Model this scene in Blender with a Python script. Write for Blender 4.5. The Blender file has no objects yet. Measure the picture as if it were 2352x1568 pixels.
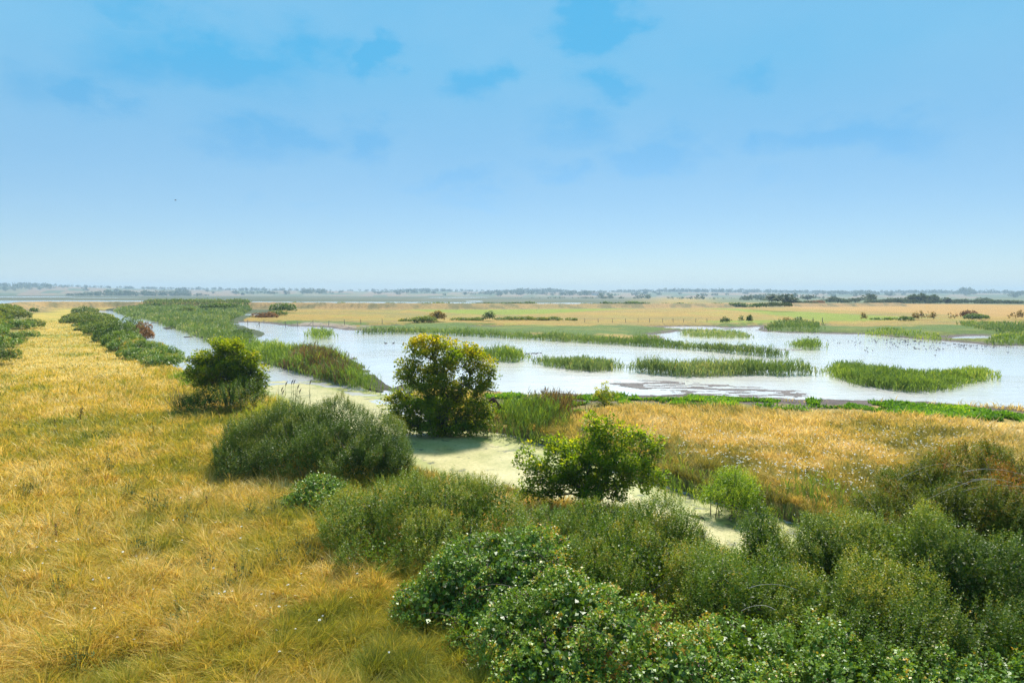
import bpy, math, numpy as np
from mathutils import Vector, Matrix
R = np.random.default_rng(11)
SC = bpy.context.scene
COL = SC.collection

# ------------------------------------------------------------------ camera
H = 7.0; FPX = 1568.0; CX, CY = 1176.0, 784.0     # photo measured on a 2352x1568 frame
PITCH = math.atan(108/1568); ROLL = math.radians(0.22)
fw = np.array([0, math.cos(PITCH), -math.sin(PITCH)])
U0 = np.array([0, math.sin(PITCH), math.cos(PITCH)]); R0 = np.array([1., 0, 0])
rt = math.cos(ROLL)*R0 + math.sin(ROLL)*U0
up = -math.sin(ROLL)*R0 + math.cos(ROLL)*U0
def ray(px, py):
    return fw + np.multiply.outer((np.asarray(px, float)-CX)/FPX, rt) - np.multiply.outer((np.asarray(py, float)-CY)/FPX, up)
def at(px, py, z=0.0):
    d = ray(px, py); t = (z-H)/d[..., 2]
    return d[..., 0]*t, d[..., 1]*t
cam = bpy.data.cameras.new("camera"); co = bpy.data.objects.new("camera", cam); COL.objects.link(co)
cam.sensor_width = 36; cam.lens = 24.0; cam.clip_start = 0.1; cam.clip_end = 30000
m = Matrix(((rt[0], up[0], -fw[0], 0), (rt[1], up[1], -fw[1], 0), (rt[2], up[2], -fw[2], H), (0, 0, 0, 1)))
co.matrix_world = m
SC.camera = co

# ------------------------------------------------------------------ small maths
def sstep(a, b, x):
    t = np.clip((x-a)/(b-a), 0, 1); return t*t*(3-2*t)
def nrm(v): return v/np.maximum(np.linalg.norm(v, axis=-1, keepdims=True), 1e-9)
class Noise2:
    def __init__(s, seed): s.t = np.random.default_rng(seed).random((256, 256))
    def __call__(s, x, y):
        xi = np.floor(x).astype(int); yi = np.floor(y).astype(int)
        fx = x-xi; fy = y-yi; fx = fx*fx*(3-2*fx); fy = fy*fy*(3-2*fy)
        a = s.t[xi % 256, yi % 256]; b = s.t[(xi+1) % 256, yi % 256]
        c = s.t[xi % 256, (yi+1) % 256]; d = s.t[(xi+1) % 256, (yi+1) % 256]
        return (a*(1-fx)+b*fx)*(1-fy)+(c*(1-fx)+d*fx)*fy
N1, N2, N3, N4 = Noise2(1), Noise2(2), Noise2(3), Noise2(4)
def fbm(n, x, y, o=4):
    s = 0; a = 0.5; t = 0
    for _ in range(o):
        s = s+a*n(x, y); t += a; x = x*2.03+7.1; y = y*2.03+3.7; a *= 0.5
    return s/t
def crom(pts, k=5, closed=True):
    p = np.array([(q if len(q) == 3 else (q[0], q[1], 0.0)) for q in pts], float); n = len(p); out = []
    for i in range(n if closed else n-1):
        if closed: a, b, c, d = p[(i-1) % n], p[i], p[(i+1) % n], p[(i+2) % n]
        else: a, b, c, d = p[max(i-1, 0)], p[i], p[i+1], p[min(i+2, n-1)]
        for j in range(k):
            t = j/k
            out.append(0.5*((2*b)+(c-a)*t+(2*a-5*b+4*c-d)*t*t+(3*b-a-3*c+d)*t**3))
    if not closed: out.append(p[-1])
    return np.array(out)
def poly(pts, k=4):
    q = crom(pts, k); x, y = at(q[:, 0], q[:, 1], 0.0)
    z = q[:, 2]
    d = ray(q[:, 0], q[:, 1]); t = (z-H)/d[:, 2]
    return np.stack([d[:, 0]*t, d[:, 1]*t], 1)
def inside(P, x, y):
    r = np.zeros(x.shape, bool); n = len(P)
    for i in range(n):
        x1, y1 = P[i]; x2, y2 = P[(i+1) % n]
        if y1 == y2: continue
        c = ((y1 > y) != (y2 > y))
        r ^= c & (x < (x2-x1)*(y-y1)/(y2-y1)+x1)
    return r
def sdist(P, x, y, margin=40., closed=True):
    """signed distance, negative inside; margin away from the box is returned far off"""
    lo = P.min(0)-margin; hi = P.max(0)+margin
    out = np.full(x.shape, margin)
    k = (x > lo[0]) & (x < hi[0]) & (y > lo[1]) & (y < hi[1])
    if not k.any(): return out
    a, b = x[k], y[k]; d = np.full(a.shape, margin*margin*4.0); n = len(P)
    for i in range(n if closed else n-1):
        x1, y1 = P[i]; x2, y2 = P[(i+1) % n]
        ex, ey = x2-x1, y2-y1; l = ex*ex+ey*ey+1e-12
        t = np.clip(((a-x1)*ex+(b-y1)*ey)/l, 0, 1)
        d = np.minimum(d, (a-x1-t*ex)**2+(b-y1-t*ey)**2)
    d = np.sqrt(d)
    if closed: d = np.where(inside(P, a, b), -d, d)
    out[k] = np.minimum(d, margin)
    return out
def area(P): x, y = P[:, 0], P[:, 1]; return 0.5*abs(np.dot(x, np.roll(y, 1))-np.dot(y, np.roll(x, 1)))

# ------------------------------------------------------------------ scene graph helpers
def tag(o, label=None, cat=None, group=None, kind=None):
    if label: o["label"] = label
    if cat: o["category"] = cat
    if group: o["group"] = group
    if kind: o["kind"] = kind
    return o
def mesh_np(name, V, faces_list, mats, tint=None, smooth=False, matidx=None):
    """faces_list: list of int arrays (n,k); tint: float per face in the same order"""
    me = bpy.data.meshes.new(name)
    V = np.asarray(V, np.float32)
    me.vertices.add(len(V)); me.vertices.foreach_set("co", V.ravel())
    loops = np.concatenate([f.ravel() for f in faces_list]).astype(np.int32)
    tot = np.concatenate([np.full(len(f), f.shape[1]) for f in faces_list])
    start = np.concatenate([[0], np.cumsum(tot)[:-1]]).astype(np.int32)
    me.loops.add(len(loops)); me.loops.foreach_set("vertex_index", loops)
    me.polygons.add(len(tot)); me.polygons.foreach_set("loop_start", start)
    if smooth: me.polygons.foreach_set("use_smooth", np.ones(len(tot), bool))
    for mm in (mats if isinstance(mats, (list, tuple)) else [mats]): me.materials.append(mm)
    if matidx is not None: me.polygons.foreach_set("material_index", matidx.astype(np.int32))
    if tint is not None:
        a = me.attributes.new("tint", 'FLOAT', 'FACE'); a.data.foreach_set("value", np.asarray(tint, np.float32))
    me.update(calc_edges=True)
    return me
def link(name, me, parent=None):
    o = bpy.data.objects.new(name, me); COL.objects.link(o)
    if parent is not None: o.parent = parent
    return o
def empty(name, loc):
    o = bpy.data.objects.new(name, None); o.location = loc; o.empty_display_size = 0.2; COL.objects.link(o); return o
def child(name, me, root):
    """mesh given in world space, parented to a root that only has a location"""
    o = link(name, me, root); o.matrix_parent_inverse = Matrix.Translation(-Vector(root.location)); return o

# ------------------------------------------------------------------ materials
def newmat(name):
    mt = bpy.data.materials.new(name); mt.use_nodes = True; nt = mt.node_tree; nt.nodes.clear()
    return mt, nt, nt.nodes.new("ShaderNodeOutputMaterial")
def ramp(nt, stops, fac=None):
    r = nt.nodes.new("ShaderNodeValToRGB"); e = r.color_ramp.elements
    while len(e) > 2: e.remove(e[-1])
    e[0].position, e[0].color = stops[0][0], (*stops[0][1], 1)
    e[1].position, e[1].color = stops[-1][0], (*stops[-1][1], 1)
    for p, c in stops[1:-1]:
        q = e.new(p); q.color = (*c, 1)
    if fac is not None: nt.links.new(fac, r.inputs[0])
    return r.outputs[0]
def noise_node(nt, scale, detail=4, vec=None, rough=0.55):
    n = nt.nodes.new("ShaderNodeTexNoise"); n.inputs["Scale"].default_value = scale; n.inputs["Detail"].default_value = detail
    n.inputs["Roughness"].default_value = rough
    if vec is not None: nt.links.new(vec, n.inputs["Vector"])
    return n.outputs["Fac"]
def mixc(nt, fac, a, b, mode='MIX'):
    n = nt.nodes.new("ShaderNodeMix"); n.data_type = 'RGBA'; n.blend_type = mode
    for s, v in ((n.inputs[0], fac), (n.inputs[6], a), (n.inputs[7], b)):
        if isinstance(v, bpy.types.NodeSocket): nt.links.new(v, s)
        elif isinstance(v, (int, float)): s.default_value = v
        else: s.default_value = (*v, 1)
    return n.outputs[2]
def math_node(nt, op, a, b=None, clamp=False):
    n = nt.nodes.new("ShaderNodeMath"); n.operation = op; n.use_clamp = clamp
    for s, v in zip(n.inputs, (a, b)):
        if v is None: continue
        if isinstance(v, bpy.types.NodeSocket): nt.links.new(v, s)
        else: s.default_value = v
    return n.outputs[0]
def geo_pos(nt): return nt.nodes.new("ShaderNodeNewGeometry").outputs["Position"]
def leaf_mat(name, stops, trans=0.35, rough=0.45, spec=0.4, patch=None, pscale=0.35, tcol=(1.25, 1.15, 0.5)):
    rough = max(rough, 0.42); spec = min(spec, 0.6)*0.75
    if 'grass' not in name and 'reed' not in name:
        g_ = lambda q_: (q_[0]*2.1, q_[1]*1.9, q_[2]*0.8)
        stops = [(a_, g_(b_)) for a_, b_ in stops]; trans = min(0.62, trans*(1.5 if 'oak' in name or 'golden' in name else 1.35)); spec = spec*(0.55 if 'thorn' in name else 1.0); patch = g_(patch) if patch else None
    """thin leaves: tint per leaf through a ramp, larger patches of a second hue, light let through"""
    mt, nt, out = newmat(name)
    a = nt.nodes.new("ShaderNodeAttribute"); a.attribute_name = "tint"
    c = ramp(nt, stops, a.outputs["Fac"])
    if patch:
        f = noise_node(nt, pscale, 3, geo_pos(nt))
        f = ramp(nt, [(0.45, (0, 0, 0)), (0.62, (1, 1, 1))], f)
        f2 = math_node(nt, 'MULTIPLY', f, 0.75)
        c = mixc(nt, f2, c, patch, 'MIX')
    p = nt.nodes.new("ShaderNodeBsdfPrincipled"); nt.links.new(c, p.inputs["Base Color"])
    p.inputs["Roughness"].default_value = rough; p.inputs["Specular IOR Level"].default_value = spec
    if trans > 0:
        t = nt.nodes.new("ShaderNodeBsdfTranslucent")
        nt.links.new(mixc(nt, 1.0, c, tcol, 'MULTIPLY'), t.inputs[0])
        mx = nt.nodes.new("ShaderNodeMixShader"); mx.inputs[0].default_value = trans
        nt.links.new(p.outputs[0], mx.inputs[1]); nt.links.new(t.outputs[0], mx.inputs[2])
        nt.links.new(mx.outputs[0], out.inputs[0])
    else: nt.links.new(p.outputs[0], out.inputs[0])
    return mt
def plain_mat(name, a, b, scale=8, rough=0.8, spec=0.3):
    mt, nt, out = newmat(name)
    p = nt.nodes.new("ShaderNodeBsdfPrincipled")
    c = ramp(nt, [(0.35, a), (0.65, b)], noise_node(nt, scale, 5, geo_pos(nt)))
    nt.links.new(c, p.inputs["Base Color"]); p.inputs["Roughness"].default_value = rough
    p.inputs["Specular IOR Level"].default_value = spec
    nt.links.new(p.outputs[0], out.inputs[0]); return mt

M = {}
M['bark'] = plain_mat("bark", (0.05, 0.04, 0.03), (0.13, 0.11, 0.085), 14)
M['twig'] = plain_mat("twig", (0.09, 0.06, 0.045), (0.2, 0.15, 0.12), 20)
M['deadtwig'] = plain_mat("dead_twig", (0.3, 0.25, 0.2), (0.5, 0.44, 0.37), 20)
M['post'] = plain_mat("weathered_wood", (0.1, 0.085, 0.07), (0.22, 0.19, 0.16), 30)
M['wire'] = plain_mat("wire", (0.16, 0.15, 0.14), (0.22, 0.2, 0.19), 30, 0.5)
# leaf hues, linear base colours
M['thorn'] = leaf_mat("blackthorn_leaf", [(0, (0.015, 0.035, 0.009)), (0.5, (0.036, 0.070, 0.014)), (0.85, (0.067, 0.106, 0.020)), (1, (0.120, 0.133, 0.025))], 0.3, 0.4, 0.5, (0.050, 0.094, 0.014), 0.5)
M['thorn_light'] = leaf_mat("pale_thorn_leaf", [(0, (0.030, 0.058, 0.013)), (0.5, (0.067, 0.114, 0.023)), (0.85, (0.119, 0.161, 0.034)), (1, (0.185, 0.178, 0.038))], 0.32, 0.38, 0.55, (0.083, 0.132, 0.022), 0.6)
M['thorn_mixed'] = leaf_mat("autumn_thorn_leaf", [(0, (0.029, 0.053, 0.010)), (0.5, (0.065, 0.112, 0.018)), (0.8, (0.106, 0.153, 0.027)), (0.94, (0.156, 0.172, 0.032)), (1, (0.180, 0.153, 0.028))], 0.34, 0.38, 0.55, (0.049, 0.106, 0.017), 0.7)
M['haw'] = leaf_mat("hawthorn_leaf", [(0, (0.028, 0.041, 0.011)), (0.45, (0.059, 0.081, 0.015)), (0.8, (0.101, 0.120, 0.022)), (0.94, (0.139, 0.107, 0.024)), (1, (0.167, 0.074, 0.020))], 0.35, 0.45, 0.4, (0.053, 0.092, 0.015), 0.8)
M['bramble'] = leaf_mat("bramble_leaf", [(0, (0.028, 0.064, 0.014)), (0.5, (0.073, 0.142, 0.028)), (0.9, (0.145, 0.220, 0.039)), (1, (0.291, 0.181, 0.033))], 0.24, 0.3, 0.7, (0.073, 0.130, 0.018), 0.6)
M['oak'] = leaf_mat("oak_leaf", [(0, (0.046, 0.088, 0.010)), (0.5, (0.096, 0.165, 0.014)), (0.85, (0.166, 0.226, 0.021)), (1, (0.248, 0.268, 0.032))], 0.42, 0.38, 0.5, None, 0.5)
M['oak_dark'] = leaf_mat("dark_oak_leaf", [(0, (0.046, 0.080, 0.007)), (0.5, (0.092, 0.144, 0.010)), (0.85, (0.157, 0.202, 0.013)), (1, (0.230, 0.230, 0.022))], 0.38, 0.42, 0.45, None, 0.5)
M['maple'] = leaf_mat("golden_tree_leaf", [(0, (0.055, 0.094, 0.008)), (0.4, (0.119, 0.157, 0.009)), (0.8, (0.206, 0.212, 0.011)), (1, (0.284, 0.218, 0.011))], 0.42, 0.42, 0.4, (0.079, 0.142, 0.009), 0.55)
M['fresh'] = leaf_mat("fresh_leaf", [(0, (0.06, 0.12, 0.015)), (0.5, (0.12, 0.2, 0.022)), (1, (0.22, 0.28, 0.04))], 0.42, 0.42, 0.4, None)
M['lime'] = leaf_mat("lime_leaf", [(0, (0.09, 0.13, 0.015)), (0.5, (0.18, 0.22, 0.022)), (1, (0.3, 0.3, 0.04))], 0.42, 0.42, 0.4, None)
M['darkgreen'] = leaf_mat("dark_green_leaf", [(0, (0.023, 0.046, 0.012)), (0.5, (0.052, 0.098, 0.018)), (1, (0.103, 0.161, 0.026))], 0.28, 0.45, 0.4, None)
M['redleaf'] = leaf_mat("reddish_leaf", [(0, (0.05, 0.03, 0.022)), (0.5, (0.11, 0.055, 0.04)), (1, (0.17, 0.09, 0.05))], 0.3, 0.5, 0.3, None)
M['brownleaf'] = leaf_mat("brown_leaf", [(0, (0.06, 0.05, 0.025)), (0.5, (0.14, 0.1, 0.05)), (1, (0.2, 0.16, 0.07))], 0.3, 0.5, 0.3, None)
M['farleaf'] = leaf_mat("far_tree_leaf", [(0, (0.018, 0.034, 0.013)), (0.6, (0.038, 0.06, 0.02)), (1, (0.065, 0.09, 0.028))], 0.15, 0.6, 0.2, None)
M['scrubleaf'] = leaf_mat("scrub_leaf", [(0, (0.028, 0.052, 0.014)), (0.5, (0.06, 0.105, 0.024)), (0.9, (0.12, 0.16, 0.036)), (1, (0.2, 0.18, 0.05))], 0.3, 0.45, 0.4, (0.09, 0.12, 0.028), 0.3)
M['reed'] = leaf_mat("reed_leaf", [(0, (0.075, 0.116, 0.029)), (0.4, (0.165, 0.232, 0.057)), (0.75, (0.270, 0.349, 0.098)), (0.93, (0.405, 0.434, 0.149)), (1, (0.540, 0.480, 0.196))], 0.35, 0.42, 0.5, (0.180, 0.271, 0.046), 0.06)
M['reed_green'] = leaf_mat("green_reed_leaf", [(0, (0.083, 0.136, 0.013)), (0.4, (0.188, 0.280, 0.025)), (0.85, (0.330, 0.432, 0.045)), (1, (0.495, 0.496, 0.099))], 0.4, 0.42, 0.45, (0.165, 0.248, 0.041), 0.12)
M['reed_brown'] = leaf_mat("brown_reed_leaf", [(0, (0.090, 0.049, 0.020)), (0.5, (0.195, 0.105, 0.044)), (1, (0.300, 0.175, 0.072))], 0.35, 0.5, 0.3, (0.150, 0.140, 0.033), 0.3)
GOLD = [(0, (0.2, 0.22, 0.02)), (0.22, (0.37, 0.35, 0.03)), (0.47, (0.6, 0.44, 0.055)), (0.75, (0.74, 0.52, 0.115)), (1, (0.83, 0.68, 0.29))]
M['grass'] = leaf_mat("dry_grass", GOLD, 0.4, 0.5, 0.35, None, tcol=(1.1, 1.0, 0.75))
RUST = [(0, (0.22, 0.2, 0.03)), (0.22, (0.44, 0.36, 0.06)), (0.48, (0.68, 0.49, 0.12)), (0.75, (0.8, 0.59, 0.2)), (1, (0.85, 0.7, 0.36))]
M['rust'] = leaf_mat("rusty_grass", RUST, 0.4, 0.5, 0.35, None, tcol=(1.1, 1.0, 0.75))
M['lush'] = leaf_mat("lush_leaf", [(0, (0.035, 0.09, 0.01)), (0.5, (0.085, 0.19, 0.018)), (0.9, (0.16, 0.28, 0.03)), (1, (0.3, 0.28, 0.05))], 0.35, 0.45, 0.4, None)
M['white'] = plain_mat("white_petal", (0.72, 0.72, 0.66), (0.82, 0.82, 0.78), 40, 0.7)
M['yellow'] = plain_mat("yellow_petal", (0.45, 0.3, 0.01), (0.6, 0.42, 0.02), 40, 0.7)
M['berry'] = plain_mat("berry", (0.06, 0.008, 0.012), (0.13, 0.015, 0.02), 30, 0.35, 0.5)
M['sloe'] = plain_mat("sloe", (0.02, 0.02, 0.06), (0.05, 0.05, 0.12), 30, 0.5, 0.4)
M['stalk'] = plain_mat("green_stalk", (0.1, 0.13, 0.03), (0.18, 0.2, 0.05), 10)
M['dock'] = plain_mat("dead_dock", (0.05, 0.018, 0.01), (0.11, 0.04, 0.025), 30)
M['plume'] = plain_mat("reed_plume", (0.11, 0.075, 0.06), (0.2, 0.14, 0.11), 20)
M['duck'] = plain_mat("duck_feather", (0.04, 0.032, 0.026), (0.09, 0.07, 0.055), 9)
M['darkbird'] = plain_mat("dark_feather", (0.012, 0.012, 0.014), (0.03, 0.028, 0.026), 9)

# ------------------------------------------------------------------ the lie of the land
DITCH = poly([(262, 714.5), (282, 724), (335, 734), (375, 749), (400, 759), (467, 786), (530, 812), (610, 843), (690, 866), (760, 887), (850, 906), (905, 918), (935, 950), (965, 982), (1010, 992), (1110, 1000), (1180, 1017), (1250, 1045), (1350, 1085), (1450, 1115), (1530, 1140), (1600, 1165), (1700, 1190), (1780, 1215), (1860, 1250), (1900, 1290),
              (1800, 1310), (1650, 1278), (1500, 1215), (1350, 1178), (1200, 1150), (1050, 1120), (900, 1055), (780, 1000), (690, 950), (600, 905), (500, 878), (440, 858), (395, 842), (335, 812), (290, 785), (250, 755), (225, 735), (205, 715)])
RH = 1.4
POOL = poly([(536, 741.5), (576, 740), (632, 743), (657, 747.5), (700, 750), (761, 751), (815, 757), (930, 760), (1050, 764), (1170, 769), (1300, 776), (1400, 783), (1480, 786), (1500, 774), (1496, 767), (1521, 763.5), (1560, 760), (1626, 757.5), (1681, 754), (1751, 749.5), (1764, 761), (1871, 765), (1964, 767.5), (2039, 771), (2139, 781), (2179, 783), (2239, 787), (2289, 792), (2352, 793), (2700, 802),
             (2900, 990), (2600, 962), (2352, 946), (2228, 938), (2087, 931), (1980, 928), (1876, 926), (1770, 922), (1665, 915), (1600, 914), (1450, 914), (1300, 914), (1200, 911), (1120, 904), (1040, 893), (960, 885),
             (900, 858, RH), (850, 840, RH), (825, 816, RH), (795, 803, RH), (763, 791, RH), (698, 786, RH), (645, 783, RH), (590, 773, RH), (568, 766, 1.), (590, 762, .6), (588, 755, .6), (555, 746, .6)])
PONDS = [poly([(1500, 752.5), (1570, 749.5), (1640, 751), (1690, 753.5), (1640, 757), (1560, 756.5)]),
         poly([(2174, 774), (2230, 770.5), (2290, 772), (2284, 778), (2230, 781), (2180, 779)]),
         poly([(1884, 749.5), (1895, 746.5), (1922, 748), (1910, 750)]),
         poly([(560, 723), (600, 720.5), (614, 724), (585, 728)]),
         poly([(1065, 753), (1100, 750.5), (1150, 751.5), (1130, 754.5)]),
         poly([(820, 750.5), (870, 748.6), (928, 749.2), (900, 751.5)])]
ESTU = [poly([(-300, 690), (0, 690), (250, 690), (525, 692), (660, 693), (850, 693.3), (1060, 694.2), (1062, 697), (850, 699), (640, 700), (300, 701), (-300, 706)], 3),
        poly([(-300, 680.3), (0, 680.6), (148, 681), (150, 683), (0, 683.4), (-300, 683.6)], 3),
        poly([(172, 683.4), (300, 683.2), (330, 684), (200, 684.5)], 3),
        poly([(998, 683), (1108, 682.6), (1110, 684), (1000, 684.3)], 3),
        poly([(1080, 691.5), (1096, 690.8), (1098, 693), (1085, 693.2)], 3),
        poly([(1225, 696.2), (1340, 695.4), (1342, 697.4), (1230, 698)], 3)]
MUDBAR = [poly([(1455, 880), (1520, 877), (1600, 882), (1680, 891), (1760, 898), (1830, 905), (1800, 911), (1690, 908), (1600, 901), (1520, 890)]),
          poly([(1640, 791), (1700, 795), (1790, 800), (1800, 803), (1730, 803), (1650, 797)])]
a345 = math.radians(-34.5); tv = np.array([math.sin(a345), math.cos(a345)]); nv = np.array([-tv[1], tv[0]])
WALL = np.array([tv*s+nv*12.5 for s in (-30, 40, 110, 180, 235)]+[(-203, 285), (-190, 303), (-160, 306), (-99, 297), (-51, 291), (-10, 298), (50, 335), (140, 375), (230, 410)])
WCUM = None
REEDLOW = poly([(262, 711), (350, 706.5), (480, 704), (600, 703), (640, 708), (600, 722), (560, 732), (536, 742), (555, 746, .6), (588, 755, .6), (590, 762, .6), (568, 766, 1.), (590, 773, RH), (645, 783, RH), (698, 786, RH), (763, 791, RH), (795, 803, RH), (825, 816, RH), (850, 840, RH), (900, 858, RH), (925, 905), (905, 915), (850, 906), (760, 887), (690, 866), (610, 843), (530, 812), (467, 786), (400, 759), (375, 749), (335, 734), (282, 724)])

# land cover outlines (photo pixels on the land plane)
LZ = 0.65
def lpoly(pts): return poly([(p[0], p[1], LZ) for p in pts], 3)
F_GREEN = [lpoly([(935, 710.8), (1050, 709), (1300, 708), (1455, 707.6), (1360, 713.5), (1250, 720), (1120, 722.5), (1030, 718)]),
           lpoly([(1605, 707.8), (1700, 709), (1764, 713.5), (1850, 716), (1960, 722), (2070, 727), (2090, 731), (2000, 736), (1900, 737.5), (1850, 733), (1760, 721), (1680, 712)]),
           lpoly([(1640, 736.5), (1760, 735), (1860, 737), (1860, 740), (1750, 741), (1640, 741)])]
F_STUB = lpoly([(1800, 705), (1870, 698.5), (1960, 696.5), (2130, 696.5), (2352, 698), (2700, 698), (2700, 738), (2352, 729), (2200, 724), (2100, 718), (2000, 715), (1900, 711)])
F_MAIZE = lpoly([(1880, 697), (1960, 692.5), (2100, 693), (2120, 696), (2000, 696.5), (1900, 699)])
F_LUSH = [lpoly([(780, 748), (870, 744), (960, 740), (1100, 741.5), (1176, 745), (1300, 748), (1420, 746), (1500, 748), (1600, 745), (1760, 742), (1860, 744), (1900, 747), (2000, 750), (2180, 745), (2352, 752), (2700, 756), (2700, 806), (2352, 797), (2239, 790), (2139, 784), (2000, 772), (1871, 767), (1760, 758), (1680, 756), (1560, 760), (1490, 768), (1380, 768), (1280, 765), (1176, 761), (1000, 758), (830, 757)]),
          lpoly([(620, 740), (640, 735), (760, 738), (860, 741), (830, 745), (740, 742)])]
F_LUSHNEAR = lpoly([(1140, 916), (1230, 918), (1330, 920), (1420, 913), (1560, 913), (1665, 918), (1760, 925), (1876, 930), (2087, 935), (2228, 942), (2352, 952), (2500, 965), (2500, 985), (2352, 972), (2200, 957), (2060, 948), (1900, 944), (1740, 936), (1660, 930), (1430, 926), (1330, 940), (1200, 948), (1130, 932)])
F_MUDFLAT = lpoly([(640, 744), (700, 739), (790, 743), (830, 747), (800, 751), (700, 751), (650, 748)])

def fields(x, y):
    """height and every mask of the land at the given points"""
    r = np.hypot(x, y); az = np.degrees(np.arctan2(x, y))
    sd_d = sdist(DITCH, x, y, 30); sd_p = sdist(POOL, x, y, 60)
    for P in PONDS: sd_p = np.minimum(sd_p, sdist(P, x, y, 30))
    sd_e = np.full(x.shape, 80.)
    for P in ESTU: sd_e = np.minimum(sd_e, sdist(P, x, y, 80))
    wob = (fbm(N1, x*0.25, y*0.25)-0.5)
    big = (fbm(N2, x*0.03, y*0.03)-0.5)
    dw = sdist(WALL, x, y, 60, closed=False)
    behind = sstep(300, 380, r)*sstep(14, 8, az)
    base = 0.65*(1-behind)+0.22*behind + wob*0.16 + big*0.2*sstep(8, 40, r)
    # tussocky meadow
    base = base + (fbm(N3, x*1.1, y*1.1, 3)-0.5)*0.22*sstep(60, 25, r)
    low = sdist(REEDLOW, x, y, 30)
    base = np.where(low < 0, np.minimum(base, 0.14+wob*0.1), base)
    crest = 2.5-0.55*sstep(-60, 60, x)
    wallh = np.maximum((crest+wob*0.35)*np.exp(-(dw/6.2)**2), crest*0.95*sstep(9.0, 2.0, dw))
    base = np.maximum(base, 0.65+wallh-0.4*sstep(3, 9, dw)) * (dw < 30) + base*(dw >= 30)
    # far shore and hills
    top = np.interp(az, [-40, -34, -24, -12, 0, 15, 28, 36, 40], [30, 29, 22, 20, 19, 19, 15, 17, 18])
    ridge = sstep(1900, 3300, r)
    hill = top*ridge*(0.82+0.36*fbm(N4, az*0.18+20, r*0.0006+3)) + 5*sstep(1900, 2100, r)*(fbm(N1, az*0.9, r*0.001)-0.3)*sstep(3400, 2200, r)
    base = base + hill + 0.8*sstep(600, 1500, r)*0
    # right land a little higher far off
    base = base + 0.5*sstep(300, 600, r)*sstep(14, 22, az)
    h = base
    kd = sstep(-0.9, 1.5, sd_d+wob*1.2); h = -0.6+(h+0.6)*kd
    kp = sstep(-4.0, 4.5, sd_p+wob*3); h = np.minimum(h, -0.4+(h+0.4)*kp)
    ke = sstep(-6, 10, sd_e+wob*10); h = np.minimum(h, -0.4+(h+0.4)*ke)
    mb = np.full(x.shape, 30.)
    for P in MUDBAR: mb = np.minimum(mb, sdist(P, x, y, 30))
    streak = fbm(N2, x*0.55+9, y*1.6)-0.5
    bar = sstep(1.5, -2.0, mb)*(0.0+streak*0.24)
    h = np.where(mb < 1.5, np.maximum(h, np.where(bar > 0.0, np.minimum(bar, 0.05), -0.4)), h)
    return dict(h=h, r=r, az=az, sd_d=sd_d, sd_p=sd_p, sd_e=sd_e, wob=wob, big=big, dw=dw, low=low, behind=behind, mb=mb)
def gz(x, y):
    x = np.atleast_1d(np.asarray(x, float)); y = np.atleast_1d(np.asarray(y, float))
    return fields(x, y)['h']

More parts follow.
